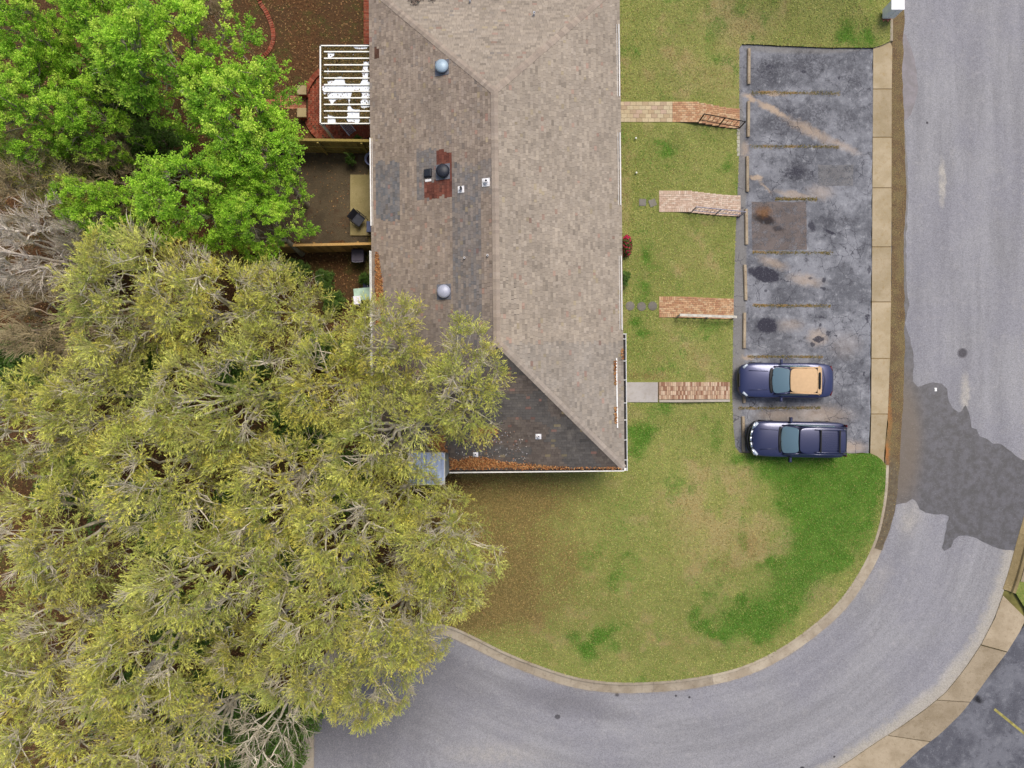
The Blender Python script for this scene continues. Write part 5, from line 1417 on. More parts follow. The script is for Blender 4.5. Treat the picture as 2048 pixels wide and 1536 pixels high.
# 1 convertible: nose points to -x
c1 = P(1572, 761, .7)
bodyA = [(-2.40, .45, .50, .52, .30), (-2.34, .68, .60, .63, .22), (-2.15, .83, .69, .74, .20), (-1.7, .90, .78, .84, .2), (-1.1, .91, .84, .92, .2), (-.75, .905, .87, .95, .2), (.2, .90, .89, .92, .2), (1.1, .915, .91, .93, .2), (1.6, .90, .92, .98, .2),
         (2.05, .86, .90, .98, .22), (2.30, .74, .82, .90, .26), (2.40, .55, .70, .76, .32)]
A = make_car((c1.x, c1.y, .02), math.radians(-.5), 'dark navy convertible with closed tan soft top in the second stall from the bottom', bodyA, .9, .88, None, M_pA, None, None)
cabin(A, [(-.74, .72, .95), (-.05, .62, 1.33), (.7, .64, 1.40), (1.36, .66, 1.24), (1.62, .74, .98)], M_pA, M_tan, .9)
def strip(r, name, mat, rows, solid=.02, sub=1): return loft(rows, mat, name, r, sub, False, solid=solid)
lam = lambda x, w, z, c=.02, n=5, b=0: [(x + b * (1 - t * t), w * t, z + c * (1 - t * t)) for t in np.linspace(-1, 1, n)]
strip(A, 'rear_canvas', M_tan, [lam(1.34, .67, 1.25, .03), lam(1.5, .72, 1.12, .03), lam(1.70, .74, .985, .02)])
strip(A, 'rear_window', M_trim, [lam(1.40, .42, 1.262, .02), lam(1.50, .44, 1.185, .02), lam(1.58, .44, 1.12, .02)], .012)
strip(A, 'cowl_panel', M_trim, [lam(-.90, .66, .945, .015, 5, -.08), lam(-.74, .70, .965, .015, 5, -.08)], .012)
for s in (-1, 1):
    m = MB().box((-.35, s * .96, .97), (.13, .22, .12), bev=.04).build('mirror', M_pA, A); wheel(A, -1.45, s * .70, s); wheel(A, 1.45, s * .70, s)
    MB().tube([(-2.18, s * .62, .665), (-1.98, s * .80, .70)], [.07, .05], 8).build('headlight', M_lamp, A, True)
    MB().tube([(2.27, s * .5, .80), (2.19, s * .74, .82)], .055, 8).build('tail_light', M_red, A, True)
    MB().tube([(-1.95, s * .50, .835), (-1.0, s * .46, .945)], .012, 6).build('bonnet_crease', M_pA, A, True)
    MB().tube([(-.9, s * .06 - .1, .985), (-.78, s * .3, 1.0)], .012, 6).build('wiper', M_trim, A)
MB().box((-2.33, 0, .56), (.14, .7, .12), bev=.03).build('grille', M_trim, A)
MB().tube([(1.72, -.66, 1.0), (1.84, 0, 1.025), (1.72, .66, 1.0)], .008, 6).build('boot_seam', M_trim, A)
for x in (-.62, .62, 1.15): 
    for s in (-1, 1): MB().tube([(x, s * .915, .60), (x, s * .905, .86)], .006, 5).build('door_seam', M_trim, A)
# 2 estate / off-roader
c2 = P(1595, 879, .9)
bodyB = [(-2.36, .50, .60, .62, .34), (-2.30, .74, .74, .78, .30), (-2.1, .88, .86, .93, .28), (-1.7, .92, .96, 1.03, .28), (-1.1, .93, 1.02, 1.09, .28), (-.75, .93, 1.04, 1.10, .28), (.3, .93, 1.05, 1.08, .28), (1.5, .93, 1.06, 1.08, .28),
         (2.1, .91, 1.05, 1.07, .3), (2.32, .86, .98, 1.02, .34), (2.38, .78, .8, .84, .38)]
B = make_car((c2.x, c2.y, .02), math.radians(-1.0), 'dark blue off roader with roof rack and silver grille in the bottom stall', bodyB, .93, 1.05, None, M_pB, None, None)
cabin(B, [(-.86, .74, 1.10), (-.22, .66, 1.62), (.8, .67, 1.70), (2.12, .66, 1.64), (2.30, .72, 1.08)], M_pB, M_pB, 1.06)
strip(B, 'rear_window', M_cg, [lam(2.14, .62, 1.60, .02), lam(2.24, .66, 1.35, .02), lam(2.31, .68, 1.12, .02)], .015)
strip(B, 'cowl_panel', M_trim, [lam(-1.02, .68, 1.095, .01, 5, -.05), lam(-.87, .72, 1.115, .01, 5, -.06)], .012)
for s in (-1, 1):
    MB().box((-.45, s * 1.0, 1.12), (.14, .26, .17), bev=.04).build('mirror', M_pB, B); wheel(B, -1.45, s * .72, s, .37); wheel(B, 1.4, s * .72, s, .37)
    MB().tube([(-2.2, s * .60, .80), (-2.02, s * .82, .87)], [.09, .07], 8).build('headlight', M_lamp, B, True)
    MB().box((2.34, s * .74, 1.0), (.06, .13, .4), bev=.02).build('tail_light', M_red, B)
    MB().tube([(.5, s * .56, 1.735), (.6, s * .56, 1.78), (2.0, s * .55, 1.765), (2.08, s * .55, 1.70)], .022, 8).build('roof_rail', M_pB, B, True)
    MB().tube([(-1.95, s * .52, 1.0), (-1.08, s * .47, 1.105)], .012, 6).build('bonnet_crease', M_pB, B, True)
    MB().tube([(-1.0, s * .3 - .1, 1.13), (-.92, s * .3 + .25, 1.15)], .012, 6).build('wiper', M_trim, B)
for x in (.78, 1.72): MB().box((x, 0, 1.79), (.07, 1.12, .035), bev=.01).build('cross_bar', M_trim, B)
for i in range(9): MB().box((1.25, -.4 + i * .1, 1.752 - abs(i - 4) * .004), (.84, .025, .012)).build('roof_rib', M_pB, B)
for k, (y0_, y1_) in enumerate(((-.82, -.5), (-.45, -.16), (-.12, .12), (.16, .45), (.5, .82))):
    f = lambda y: -2.36 + .30 * abs(y) ** 1.8
    z = .84
    MB().tube([(f(y0_), y0_, z), (f((y0_ + y1_) / 2), (y0_ + y1_) / 2, z), (f(y1_), y1_, z)], .055, 8).build('grille_bar', M_chr, B, True)
for y in (-.47, -.14, .14, .47): MB().box((-2.345 + .3 * abs(y) ** 1.8, y, .84), (.09, .05, .11), bev=.01).build('grille_slot', M_trim, B)
MB().tube([(-2.06, .82, .62), (-2.36, .5, .60), (-2.46, 0, .60), (-2.36, -.5, .60), (-2.06, -.82, .62)], .10, 10).build('bumper', M_trim, B, True)
# ---------------------------------------------------------------- trees
def tubes(P3, R, sides=3):
    """P3 (N,K,3), R (N,K) -> verts, quads"""
    N, K, _ = P3.shape
    d = np.zeros_like(P3); d[:, 1:-1] = P3[:, 2:] - P3[:, :-2]; d[:, 0] = P3[:, 1] - P3[:, 0]; d[:, -1] = P3[:, -1] - P3[:, -2]
    d /= np.linalg.norm(d, axis=2, keepdims=True) + 1e-9
    up = np.where(np.abs(d[..., 2:3]) < .9, np.array([0, 0, 1.]), np.array([1., 0, 0]))
    a = np.cross(d, up); a /= np.linalg.norm(a, axis=2, keepdims=True) + 1e-9; b = np.cross(d, a)
    t = np.arange(sides) * 2 * np.pi / sides
    V = P3[:, :, None] + (a[:, :, None] * np.cos(t)[:, None] + b[:, :, None] * np.sin(t)[:, None]) * R[:, :, None, None]
    idx = np.arange(N * K * sides).reshape(N, K, sides); n2 = np.roll(idx, -1, 2)
    F = np.stack([idx[:, :-1], n2[:, :-1], n2[:, 1:], idx[:, 1:]], -1).reshape(-1, 4)
    return V.reshape(-1, 3), F
def bez(a, b, c, k):
    t = np.linspace(0, 1, k)[None, :, None]
    return a[:, None] * (1 - t) ** 2 + 2 * b[:, None] * t * (1 - t) + c[:, None] * t ** 2
def unit(v): return v / (np.linalg.norm(v, axis=-1, keepdims=True) + 1e-9)

def bark(name, c1, c2):
    t = NT(name, .9, .1); n = t.noise(7, 5, .7, stretch=(1, 1, .4)); n2 = t.noise(.8, 3)
    c = t.mix(t.ramp(n, .35, .65), hexc(c1), hexc(c2)); c = t.mix(t.ramp(n2, .5, .65, 0, .4), c, hexc('6d7350')); return t.out(c)
BK_grey = bark('pale_grey_bark', 'bdb4a0', 'e6dcc8'); BK_brown = bark('brown_bark', '94826e', 'bba892'); BK_green = bark('mid_grey_bark', '77705f', 'a09781'); BK_white = bark('bleached_bark', 'd6cabd', 'f2e8dc')
M_olive = leafmat('olive_leaves', .6, .4, 1.5, True); M_green = leafmat('spring_leaves', .5, .45, 1.3); M_dull = leafmat('dull_leaves', .7, .2)

def tree_parts(seed, R, Ht, style):
    """meshes for one kind of tree, built round its own base"""
    r = np.random.default_rng(seed)
    st = dict(
        olive=dict(M=135, twigs=19, leaves=11, bare=.24, L=(.5, 1.1), ll=(.12, .22), lw=(.008, .015), el=.30, base=.55),
        green=dict(M=165, twigs=10, leaves=20, bare=.02, L=(.22, .58), ll=(.09, .14), lw=(.024, .04), el=.30, base=.5),
        thicket=dict(M=130, twigs=24, leaves=2, bare=.4, L=(.4, .9), ll=(.05, .09), lw=(.01, .02), el=.5, base=.4),
        bare=dict(M=60, twigs=10, leaves=1, bare=.5, L=(.5, 1.0), ll=(.06, .1), lw=(.012, .02), el=.35, base=.55),
        shrub=dict(M=70, twigs=8, leaves=18, bare=0, L=(.25, .5), ll=(.09, .14), lw=(.02, .035), el=.45, base=.3))[style]
    # lobed crown outline
    lob = r.uniform(0, 2 * np.pi, 4); am = np.array([.17, .14, .12, .09])
    def rad(a): return R * (1 + sum(am[i] * np.sin((i + 2) * a + lob[i]) for i in range(4)))
    tips = []; k = 0
    md = R * 1.55 / math.sqrt(st['M'])
    while len(tips) < st['M'] and k < 9000:
        k += 1; a = r.uniform(0, 2 * np.pi); q = math.sqrt(r.random()); rr = rad(a) * q
        z = Ht * (st['base'] + (1 - st['base']) * math.sqrt(max(0, 1 - q * q * .85))) + r.normal(0, .35) - (r.random() < .25) * r.uniform(.5, 1.8)
        p = np.array([math.cos(a) * rr, math.sin(a) * rr, max(z, .8)])
        if all(abs(p[0] - t[0]) + abs(p[1] - t[1]) > md or abs(p[2] - t[2]) > 1.4 for t in tips): tips.append(p)
    T = np.array(tips)
    lean = r.uniform(-.35, .35, 2); fork = np.array([lean[0], lean[1], Ht * .33])
    trunkP = np.array([[[0, 0, -.4], [lean[0] * .2, lean[1] * .2, Ht * .12], [lean[0] * .7, lean[1] * .7, Ht * .24], fork]])
    tr0 = .055 * R + .02 * Ht / 2
    tv, tf = tubes(trunkP, np.array([[tr0 * 1.35, tr0, tr0 * .9, tr0 * .8]]), 9)
    nl = 7 if style != 'shrub' else 4
    az = np.arange(nl) * 2 * np.pi / nl + r.uniform(-.4, .4, nl); ex = r.uniform(.35, .68, nl)
    end = np.stack([np.cos(az) * R * ex, np.sin(az) * R * ex, Ht * r.uniform(.66, .86, nl)], 1)
    mid = np.stack([np.cos(az + r.uniform(-.4, .4, nl)) * R * ex * .35, np.sin(az) * R * ex * .4, Ht * r.uniform(.5, .62, nl)], 1)
    limb = bez(np.repeat(fork[None], nl, 0), mid, end, 9); limb[:, 1:-1] += r.normal(0, .07, limb[:, 1:-1].shape)
    lv, lf = tubes(limb, np.linspace(tr0 * .55, tr0 * .16, 9)[None].repeat(nl, 0), 7)
    LP = limb[:, 2:].reshape(-1, 3)
    # second order: a few tips get a stouter branch that others join
    order = r.permutation(len(T)); main = T[order[:max(6, len(T) // 5)]]; rest = T
    def attach(tg, pts):
        D = np.linalg.norm(tg[:, None] - pts[None], axis=2) + np.where(pts[None, :, 2] > tg[:, None, 2] - .1, 1.5, 0)
        return pts[D.argmin(1)]
    s0 = attach(main, LP); m0 = (s0 + main) / 2 + np.stack([r.normal(0, .25, len(main)), r.normal(0, .25, len(main)), r.uniform(.0, .5, len(main))], 1)
    br = bez(s0, m0, main, 8); br[:, 1:-1] += r.normal(0, .035, br[:, 1:-1].shape)
    bv, bf = tubes(br, np.linspace(tr0 * .22, .014, 8)[None].repeat(len(main), 0), 5)
    BP = np.vstack([LP, br[:, 2:].reshape(-1, 3)])
    s1 = attach(rest, BP); m1 = (s1 + rest) / 2 + np.stack([r.normal(0, .15, len(rest)), r.normal(0, .15, len(rest)), r.uniform(-.1, .25, len(rest))], 1)
    b2 = bez(s1, m1, rest, 6); b2[:, 1:-1] += r.normal(0, .03, b2[:, 1:-1].shape)
    cv, cf = tubes(b2, np.linspace(.03, .011, 6)[None].repeat(len(rest), 0), 4)
    V = [tv, lv, bv, cv]; F = [tf, lf, bf, cf]; off = 0; FF = []
    for v, f in zip(V, F): FF.append(f + off); off += len(v)
    wood_me = mesh_np('trunk', np.vstack(V), np.vstack(FF), smooth=True)
    # twigs: sprays that fan outwards from each tip
    n = len(rest); K = st['twigs']
    f0 = r.uniform(.25, 1, (n, K)); seg = f0 * 5; i0 = np.minimum(seg.astype(int), 4); fr = (seg - i0)[..., None]
    ii = np.arange(n)[:, None].repeat(K, 1)
    S0 = b2[ii, i0] * (1 - fr) + b2[ii, i0 + 1] * fr
    outd = rest - fork; outd[:, 2] *= .25; outd = unit(outd); bd = unit(rest - s1)
    ang = r.uniform(0, 2 * np.pi, (n, K)); rad3 = np.stack([np.cos(ang), np.sin(ang), r.uniform(-.1, .9, (n, K))], 2)
    D = unit(outd[:, None] * .55 + bd[:, None] * .35 + rad3 * .8 + np.array([0, 0, st['el']]))
    L = r.uniform(*st['L'], (n, K))[..., None] * (r.uniform(.75, 1.2, n)[:, None, None])
    E = S0 + D * L; E[..., 2] -= (L[..., 0] ** 2) * .22
    Mi = S0 + D * L * .55 + r.normal(0, .05, S0.shape) + np.array([0, 0, .05])
    bare_tip = r.random(n) < st['bare']
    tw = bez(S0.reshape(-1, 3), Mi.reshape(-1, 3), E.reshape(-1, 3), 4)
    wv, wf = tubes(tw, np.array([[.012, .009, .006, .003]]).repeat(len(tw), 0) * np.where(np.repeat(bare_tip, K), 1.35, 1.0)[:, None] * (1.0 if style in ('olive', 'thicket', 'bare') else .8), 3)
    tcl = np.where(np.repeat(bare_tip, K)[:, None], np.array(hexc('d2c8b4')), np.array(hexc({'olive': 'b5ae76', 'green': '7c7a4c'}.get(style, 'a89884'))))
    if style in ('thicket', 'bare'): tcl = np.array(hexc('b8a884' if style == 'thicket' else 'c4baa4'))[None].repeat(len(tw), 0)
    tcl = tcl * r.uniform(.8, 1.1, (len(tw), 1)); twig_me = mesh_np('twigs', wv, wf, np.repeat(tcl, 12, 0))
    # leaves
    pal = dict(olive=['c4c65c', 'acb454', 'd2d06a', '98a44e', 'bcb45c', 'dcdc7a', '86944c', 'cabc56'], green=['a4cc40', '90bc38', 'b8da4e', '7ca636', 'cade60', '6c9832', '9cc43e'],
               thicket=['8a7d5c', '8b8450', '9a8a68'], bare=['7c7a4a', '8a8454'], shrub=['5a7a34', '4c6a30', '6c8c42', '667c3c'])[style]
    pal = np.array([hexc(c) for c in pal])
    NL = st['leaves']
    tt = r.uniform(.25, 1.0, (len(tw), NL)); sg = tt * 3; j0 = np.minimum(sg.astype(int), 2); fr = (sg - j0)[..., None]; ti = np.arange(len(tw))[:, None].repeat(NL, 1)
    LPt = tw[ti, j0] * (1 - fr) + tw[ti, j0 + 1] * fr; tdir = unit(tw[ti, j0 + 1] - tw[ti, j0])
    keep = ~np.repeat(np.repeat(bare_tip, K)[:, None], NL, 1); keep |= (r.random(keep.shape) < .12)
    spread = .36 if style == 'olive' else .9
    ld = unit(tdir + r.normal(0, spread, tdir.shape) * np.array([1, 1, .6])); ll = r.uniform(*st['ll'], tt.shape)[..., None]
    nup = unit(np.stack([r.normal(0, .45, tt.shape), r.normal(0, .45, tt.shape), np.ones(tt.shape)], -1)); ls = unit(np.cross(ld, nup)) * r.uniform(*st['lw'], tt.shape)[..., None]
    if style in ('green', 'shrub'): LPt = LPt + r.normal(0, .06, LPt.shape)
    q = np.stack([LPt, LPt + ld * ll * .5 + ls, LPt + ld * ll - np.array([0, 0, .01]), LPt + ld * ll * .5 - ls], 2)[keep]
    tc = pal[r.integers(0, len(pal), n)]; tipc = np.repeat(tc, K, 0)[:, None].repeat(NL, 1); own = pal[r.integers(0, len(pal), tt.shape)]
    tipward = (tt[..., None] - .25) / .75
    cc = (tipc * .6 + own * .4) * r.uniform(.75, 1.2, tt.shape)[..., None] * (.72 + .4 * tipward)  # leaf colour darker near the twig base, lighter at its tip
    if style == 'olive': cc = cc * (1 + .12 * (tipward - .5) * np.array([1.0, .4, -.6]))
    cc = np.repeat(cc[keep][:, None], 4, 1).reshape(-1, 3)
    leaf_me = mesh_np('leaves', q.reshape(-1, 3), np.arange(q.shape[0] * 4).reshape(-1, 4), cc)
    return wood_me, twig_me, leaf_me
KIND = {}
M_twig = leafmat('twig_bark', .85)
def kind(style, i):
    k = (style, i)
    if k not in KIND:
        prm = dict(olive=(3.4, 9.5), green=(3.0, 9.0), thicket=(2.6, 6.0), bare=(2.6, 8.0), shrub=(1.1, 1.7))[style]
        w, t, l = tree_parts(100 * (1 + list('ogtbs').index(style[0])) + i, *prm, style)
        w.materials.append(dict(olive=BK_grey, green=BK_green, thicket=BK_brown, bare=BK_grey, shrub=BK_brown)[style]); t.materials.append(M_twig)
        l.materials.append(dict(olive=M_olive, green=M_green, thicket=M_dull, bare=M_dull, shrub=M_green)[style]); KIND[k] = (w, t, l, prm)
    return KIND[k]
rt = random.Random(9)
WHITE = {}
def tree(style, i, px, py, rpx, lab, zt=None, name='tree', group=None, white=False):
    """px, py, rpx: centre and radius of the crown as the photograph shows it; zt: height of the crown's top above the car park"""
    w, t, l, prm = kind(style, i)
    zt = zt or {'olive': 10.0, 'green': 9.5, 'thicket': 6.5, 'bare': 8.0, 'shrub': 2.7}[style]
    zc = ZG + (zt - ZG) * .8                         # level of the crown's rim
    c = P(px, py, zc); Rw = rpx / S * (H - zc) / H; g = lh(c.x, c.y) if inside(lawn_poly, np.array([c.x]), np.array([c.y]))[0] else .0
    r = empty(name, (c.x, c.y, g), rt.uniform(0, 6.28)); s = Rw / prm[0]; r.scale = (s, s, (zt - g) / prm[1])
    tag(r, lab, 'tree' if style != 'shrub' else 'shrub', group)
    wo = link('trunk', w, None, r); br = link('twigs', t, None, r); br['kind'] = 'stuff'; cr = link('crown', l, None, r)
    if white:
        for o in (wo, br):
            o.data = WHITE.setdefault(o.data.name, o.data.copy()); o.data.materials.clear(); o.data.materials.append(BK_white)
    return r
G1 = 'olive green fine leaved trees covering the lower left'; G2 = 'fresh green trees at the upper left'
OL = [  # px, py, r, variant, top, label
    (265, 590, 135, 0, 10.5, 'olive green tree in front of the pale bare thicket, just below the bright green trees'),
    (410, 605, 120, 1, 10.0, 'olive green tree below the golden fence end and the bright green tree'),
    (560, 615, 84, 2, 9.0, 'olive green tree reaching towards the dark wheeled bin and yard corner'),
    (775, 685, 92, 3, 10.0, 'olive green tree whose top touches the lower pale roof vent'),
    (925, 770, 100, 4, 10.2, 'olive green tree lying farthest over the dark south roof slope'),
    (655, 770, 100, 5, 9.5, 'olive green tree close to the back wall of the house, above the blue roof'),
    (440, 800, 130, 0, 11.0, 'olive green tree with many pale twigs, left of a dark gap in the wood'),
    (210, 805, 112, 2, 10.0, 'olive green tree below the brown bare thicket'),
    (70, 860, 130, 3, 10.0, 'yellowish tree at the left picture edge, level with the parked cars'),
    (330, 955, 132, 4, 10.8, 'olive green tree amid the wood with dark hollows on its left'),
    (550, 985, 118, 1, 10.0, 'olive green tree with a bleached branch over a brown hollow'),
    (770, 860, 112, 0, 9.8, 'olive green tree beside the pale blue flat roof, hiding its upper edge'),
    (130, 1065, 135, 5, 10.5, 'olive green tree at the left edge below the middle of the picture'),
    (400, 1140, 130, 2, 11.0, 'olive green tree with big curved pale limbs near the metal frame'),
    (690, 1060, 112, 3, 10.2, 'olive green tree directly below the pale blue flat roof'),
    (880, 1085, 96, 5, 9.0, 'olive green tree spreading over the leaf strewn lawn below the house'),
    (890, 1160, 84, 0, 8.0, 'smaller olive tree at the lawn edge just above the kerb end'),
    (610, 1200, 106, 4, 10.0, 'olive green tree between the metal frame and the cul de sac'),
    (785, 1245, 98, 1, 9.5, 'olive green tree hanging over the hidden end of the kerb'),
    (90, 1290, 140, 1, 10.4, 'olive green tree at the left edge, second from the bottom corner'),
    (290, 1310, 122, 3, 10.6, 'brightest yellow green tree of the lower left wood'),
    (625, 1330, 98, 5, 9.5, 'yellowish tree whose drooping tips overhang the left end of the road'),
    (735, 1375, 70, 2, 9.0, 'olive tree standing out farthest over the cul de sac asphalt'),
    (830, 1280, 52, 4, 8.0, 'small olive crown lobe beside the kerb end over the asphalt'),
    (130, 1470, 150, 4, 10.4, 'olive green tree filling the bottom left corner'),
    (330, 1480, 110, 0, 9.8, 'olive green tree at the bottom edge beside the green ivy'),
    (85, 330, 75, 4, 6.8, 'low dull green tree at the left edge under the bright green crowns'),
    (150, 405, 55, 5, 6.0, 'small dull green tree between the bare thickets at the left'),
    (800, 985, 70, 2, 7.5, 'small olive tree overlapping the left part of the pale blue roof'),
    (490, 1300, 75, 3, 8.0, 'narrow olive tree just below the white metal frame')]
for px, py, rr, v, zt, lab in OL: tree('olive', v, px, py, rr, lab, zt, 'tree', G1)
GR = [(320, 110, 128, 0, 10.5, 'bright green tree at the top edge, left of the mulched yard'),
      (480, 228, 118, 1, 10.0, 'large bright green tree reaching the brick pillars and the olive fence'),
      (520, 330, 80, 2, 9.0, 'bright green tree overhanging the dirt yard'),
      (385, 395, 105, 3, 9.6, 'lightest yellow green tree, in the middle of the green group'),
      (508, 448, 72, 0, 9.0, 'bright green tree draped over the left end of the golden fence'),
      (230, 40, 90, 2, 9.0, 'bright green tree near the top with a pale limb at its left'),
      (50, 70, 85, 3, 9.0, 'green tree in the top left corner with a thick pale limb'),
      (60, 215, 95, 1, 9.0, 'green tree at the left edge above the bare brown thicket'),
      (180, 245, 75, 0, 8.0, 'lower green tree bordering the dark hollow'),
      (190, 420, 70, 2, 7.5, 'darker green tree between the bare thickets and the light green crown'),
      (130, 130, 70, 1, 6.5, 'shaded green tree beneath the pale limb near the top left')]
for px, py, rr, v, zt, lab in GR: tree('green', v, px, py, rr, lab, zt, 'tree', G2)
TH_ = [(70, 360, 105, 0, 7.0, 0, 'bare grey brown thicket at the left edge under the green trees'), (215, 350, 75, 1, 6.0, 0, 'bare russet thicket in the hollow between green trees'), (45, 500, 105, 1, 8.5, 1, 'palest bare tree, nearly white, at the left edge'),
       (90, 640, 120, 0, 7.0, 0, 'bare brown thicket below the pale bare tree'), (200, 690, 90, 1, 6.0, 0, 'bare brown thicket running under the olive crowns'), (165, 480, 48, 0, 7.0, 1, 'pale twiggy bare tree beside the white one'),
       (410, 20, 45, 1, 7, 0, 'grey bare tree at the top edge beside the mulched yard')]
for px, py, rr, v, zt, wh, lab in TH_: tree('thicket', v, px, py, rr, lab, zt, 'bare_tree', 'bare thickets in the wood', white=bool(wh))
for px, py, rr, v, lab in ((400, 1470, 95, 0, 'bare tree with forked pale limbs over green ivy at the bottom edge'), (540, 1450, 90, 1, 'bare tree with long pale limbs reaching the road at the bottom edge')):
    tree('bare', v, px, py, rr, lab, 8.0, 'bare_tree', 'bare trees above the ivy')
SH = [(150, 330, 50), (300, 300, 50), (240, 170, 50), (480, 740, 40), (600, 850, 45), (250, 1010, 50), (330, 1060, 45), (470, 1020, 40), (560, 1120, 45), (130, 960, 45), (90, 720, 50), (20, 720, 50), (370, 1250, 50), (240, 1400, 45),
      (440, 1400, 45), (680, 960, 45), (640, 700, 30), (720, 1180, 40), (270, 740, 40), (590, 1440, 35), (555, 1500, 40), (480, 1510, 40), (420, 1380, 35)]
for i, (px, py, rr) in enumerate(SH): tree('shrub', i % 2, px, py, rr * 1.15, 'dark green low shrub growing on the shaded floor of the wood', 1.6 + rr * .03, 'shrub', 'dark shrubs on the floor of the wood')
for px, py, rr, lab in ((650, 560, 15, 'small dark green plant in the leaf strewn yard below the golden fence'), (666, 602, 16, 'low green plant at the edge of the branches left of the white garden table'), (590, 540, 18, 'green plant under the bright green tree below the golden fence'),
                        (715, 285, 10, 'small dark plant between the pergola and the olive toned fence'), (731, 558, 10, 'small green plant by the back wall above the dark blue box'), (701, 318, 8, 'tiny green plant beside the lavender blue tub')):
    tree('shrub', int(px) % 2, px, py, rr * 1.15, lab, 1.5 + rr * .03, 'shrub')

# one thick pale limb crossing the corner crown
# azalea by the front eave
def flower_bush(px, py, rr, lab):
    p = P(px, py, 1.3); r = empty('azalea', (p.x, p.y, 1.0)); tag(r, lab, 'bush'); g = np.random.default_rng(int(px + py)); n = 900
    u = unit(g.normal(0, 1, (n, 3))); u[:, 2] = abs(u[:, 2]); q = u * np.array([rr * .62, rr * 1.35, .75]) * g.uniform(.7, 1, (n, 1)); q[:, 2] += .1
    top = np.array([hexc(c) for c in ('3d5a26', '4c6a30', '6b5a34', '2f4a1e')]); fl = np.array([hexc(c) for c in ('b3284e', 'c4365c', 'a01f45')])
    isf = (g.random(n) < .30 + .5 * (q[:, 1] > rr * .75)); cols = np.where(isf[:, None], fl[g.integers(0, 3, n)], top[g.integers(0, 4, n)])
    a = g.uniform(0, 6.28, n); d = np.stack([np.cos(a), np.sin(a), g.normal(0, .4, n)], 1) * .045; s = np.stack([-np.sin(a), np.cos(a), g.normal(0, .4, n)], 1) * .035
    for nm, mk in (('leaves', ~isf), ('flowers', isf)):
        V = np.stack([q - d, q - s, q + d, q + s], 1)[mk].reshape(-1, 3); link(nm, mesh_np(nm, V, np.arange(len(V)).reshape(-1, 4), np.repeat(cols[mk], 4, 0)), M_green, r)
    m = MB()
    for k in range(7): m.tube([(0, 0, -.05), (math.cos(k) * rr * .3, math.sin(k) * rr * .8, .6)], .012, 5)
    m.build('stems', BK_brown, r)
flower_bush(1254, 492, .42, 'pink flowering azalea bush against the front eave of the house')
p = P(1249, 558, 1.2); 
tree('shrub', 1, 1247, 556, 13, 'tiny dark green shrub under the front eave below the azalea', 1.5, 'shrub')

# ivy and undergrowth between the wood and the road
g = np.random.default_rng(31)
iv = PX([(400, 1340), (520, 1330), (590, 1380), (606, 1440), (608, 1700), (330, 1700), (340, 1450)])
p = g.uniform(iv.min(0), iv.max(0), (60000, 2)); p = p[inside(iv, p[:, 0], p[:, 1])][:26000]
p = p[vno(p[:, 0], p[:, 1], .8) > .38]
z = lawn_h(p[:, 0], p[:, 1]); gc = np.array([hexc(c) for c in ('4a6a2a', '3b5a24', '5f7f36', '2f4a1e', '587038')])
tag(link('ivy', leaf_scatter('ivy', p, z + .02, .11, gc[g.integers(0, 5, len(p))] * g.uniform(.7, 1.2, (len(p), 1)), 41, .5, .35), M_green), 'green ivy spreading between the wood and the road end', 'ivy', kind='stuff')
# leaf litter on the floor of the wood, the yards and the lawn edge
lo, hi = P(-40, 1600)[:2], P(1260, -60)[:2]
p = g.uniform((lo[0], lo[1]), (hi[0], hi[1]), (230000, 2)); m = inside(lawn_poly, p[:, 0], p[:, 1]); p = p[m]
li, lu, yd, dr, tn = zones(p[:, 0], p[:, 1]); m = g.random(len(p)) < np.clip(li * (1 - .8 * yd), 0, 1) * .75; p = p[m][:75000]
hx = np.array(foot + [foot[0]]); pin = np.array([(hinv @ Vector((a, b, 0)))[:2] for a, b in p]); m = ~inside(np.array(foot), pin[:, 0], pin[:, 1]); p = p[m]
pcx = (p[:, 0] - pc.x) ** 2 + (p[:, 1] - pc.y) ** 2; p = p[pcx > 2.3 ** 2]
z = lawn_h(p[:, 0], p[:, 1]); lc = np.array([hexc(c) for c in ('7a5638', '8f6a45', '5c3e28', 'a07c54', '6d4a30', '8a7448', '4a3524')])
tag(link('leaf_litter', leaf_scatter('leaf_litter', p, z + .01, .085, lc[g.integers(0, 7, len(p))] * g.uniform(.6, 1.15, (len(p), 1)), 43, .35, .02), M_dead), 'brown fallen leaves over the woodland floor and yards', 'leaves', kind='stuff')
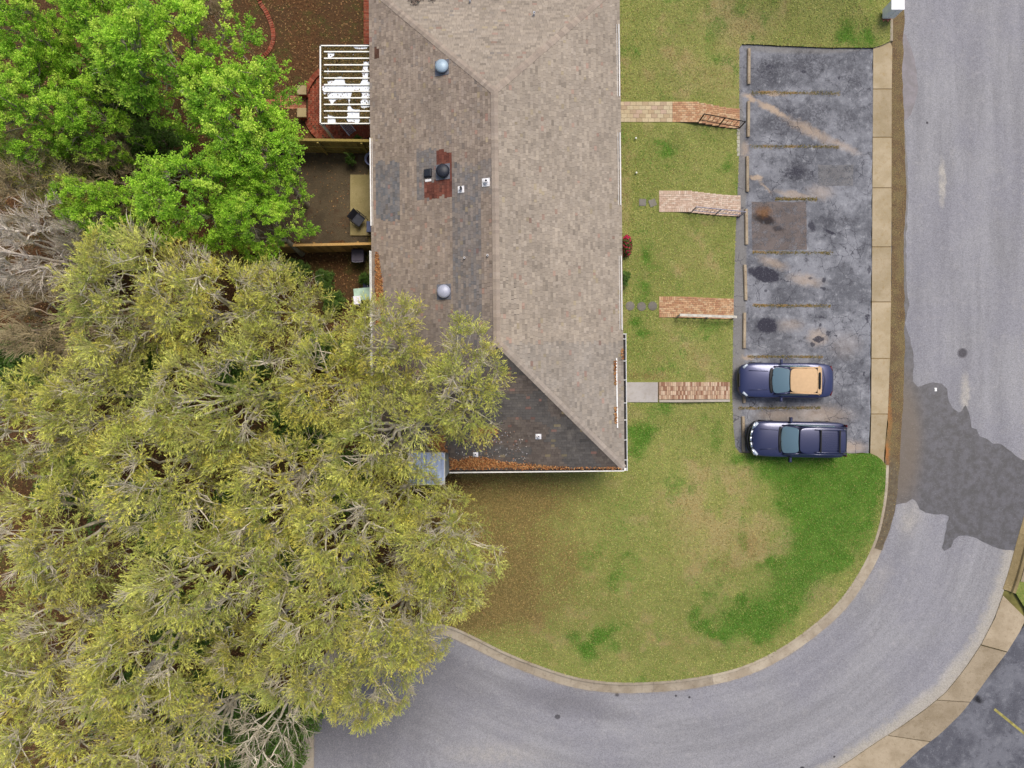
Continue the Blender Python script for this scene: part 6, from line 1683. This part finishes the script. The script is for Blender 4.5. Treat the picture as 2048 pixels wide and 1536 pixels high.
# grass blades of the lawns
lo, hi = P(800, 1400)[:2], P(1800, -60)[:2]
p = g.uniform((lo[0], lo[1]), (hi[0], hi[1]), (620000, 2)); m = inside(lawn_poly, p[:, 0], p[:, 1]); p = p[m]
pin = (p - 0); ex = (p[:, 0] < hx1 - .3) & (p[:, 1] > hy0 + .3); p = p[~ex]
for rt_ in (r1, r2, r3, r4):
    bbx = [c for c in rt_.children]; xs_ = [rt_.location.x + c.location.x for c in bbx if c.name.startswith('brick')]
    m = (p[:, 0] > min(xs_) - (1.9 if rt_ is r4 else .1)) & (p[:, 0] < max(xs_) + .1) & (abs(p[:, 1] - rt_.location.y) < (.62 if rt_ is not r4 else .56)); p = p[~m]
for px, py, _, _ in stones: q = ginv(px, py); p = p[np.hypot(p[:, 0] - q.x, p[:, 1] - q.y) > .2]
li, lu, yd, dr, tn = zones(p[:, 0], p[:, 1]); m = g.random(len(p)) < (1 - .85 * li); p = p[m]; li, lu, yd, dr, tn = [a[m] for a in (li, lu, yd, dr, tn)]
n1 = vno(p[:, 0], p[:, 1], .5) * .5 + g.uniform(0, 1, len(p)) * .5
z = lawn_h(p[:, 0], p[:, 1]); base_c = np.array([hexc(c) for c in ('98a24e', 'a8aa5e', '82924a', 'b6b270', '6e863e', '9c9a62')])[g.integers(0, 6, len(p))]
gcol_ = np.array([hexc(c) for c in ('527c2a', '628c34', '769a44')])[g.integers(0, 3, len(p))]; dcol = np.array([hexc(c) for c in ('b3a06c', 'a8925c', '9c8a58')])[g.integers(0, 3, len(p))]
fl_ = np.clip((lu - .42 + (n1 - .5) * 1.0) * 2.2 + .5, 0, 1)[:, None]; fd = np.clip((dr - .55 + (n1 - .5) * 1.2) * 2 + .5, 0, 1)[:, None]
tcol = np.array([hexc(c) for c in ('9c8452', '8c7646', 'ac925e', '80724a')])[g.integers(0, 4, len(p))]; ft = np.clip((tn - .45 + (g.random(len(p)) - .5) * 1.2) * 3 + .5, 0, 1)[:, None]
cc = base_c * (1 - fd) + dcol * fd; cc = cc * (1 - fl_) + gcol_ * fl_; cc = cc * (1 - ft) + tcol * ft
cc = cc * g.uniform(.65, 1.25, (len(p), 1))
tag(link('grass', blades('grass', p, z, M_leafy, .075, cc, 51, .9), M_leafy), 'short patchy lawn grass around the house', 'grass', kind='stuff')
# debris in the muddy gutter
gp_ = g.uniform(gr.min(0), gr.max(0), (300000, 2)); gp_ = gp_[(gp_[:, 1] > -9) & (gp_[:, 1] < 21)]; gp_ = gp_[inside(gr, gp_[:, 0], gp_[:, 1])][:6000]
gcx = np.array([hexc(c) for c in ('8a6e40', 'a58a55', '5c4526', '70592f', 'b59c62', '3c2c18')])
tag(link('gutter_debris', leaf_scatter('gutter_debris', gp_, np.full(len(gp_), -.008), .05, gcx[g.integers(0, 6, len(gp_))] * g.uniform(.6, 1.1, (len(gp_), 1)), 61, .3, .015), M_dead), 'leaf and twig debris in the muddy gutter', 'debris', kind='stuff')
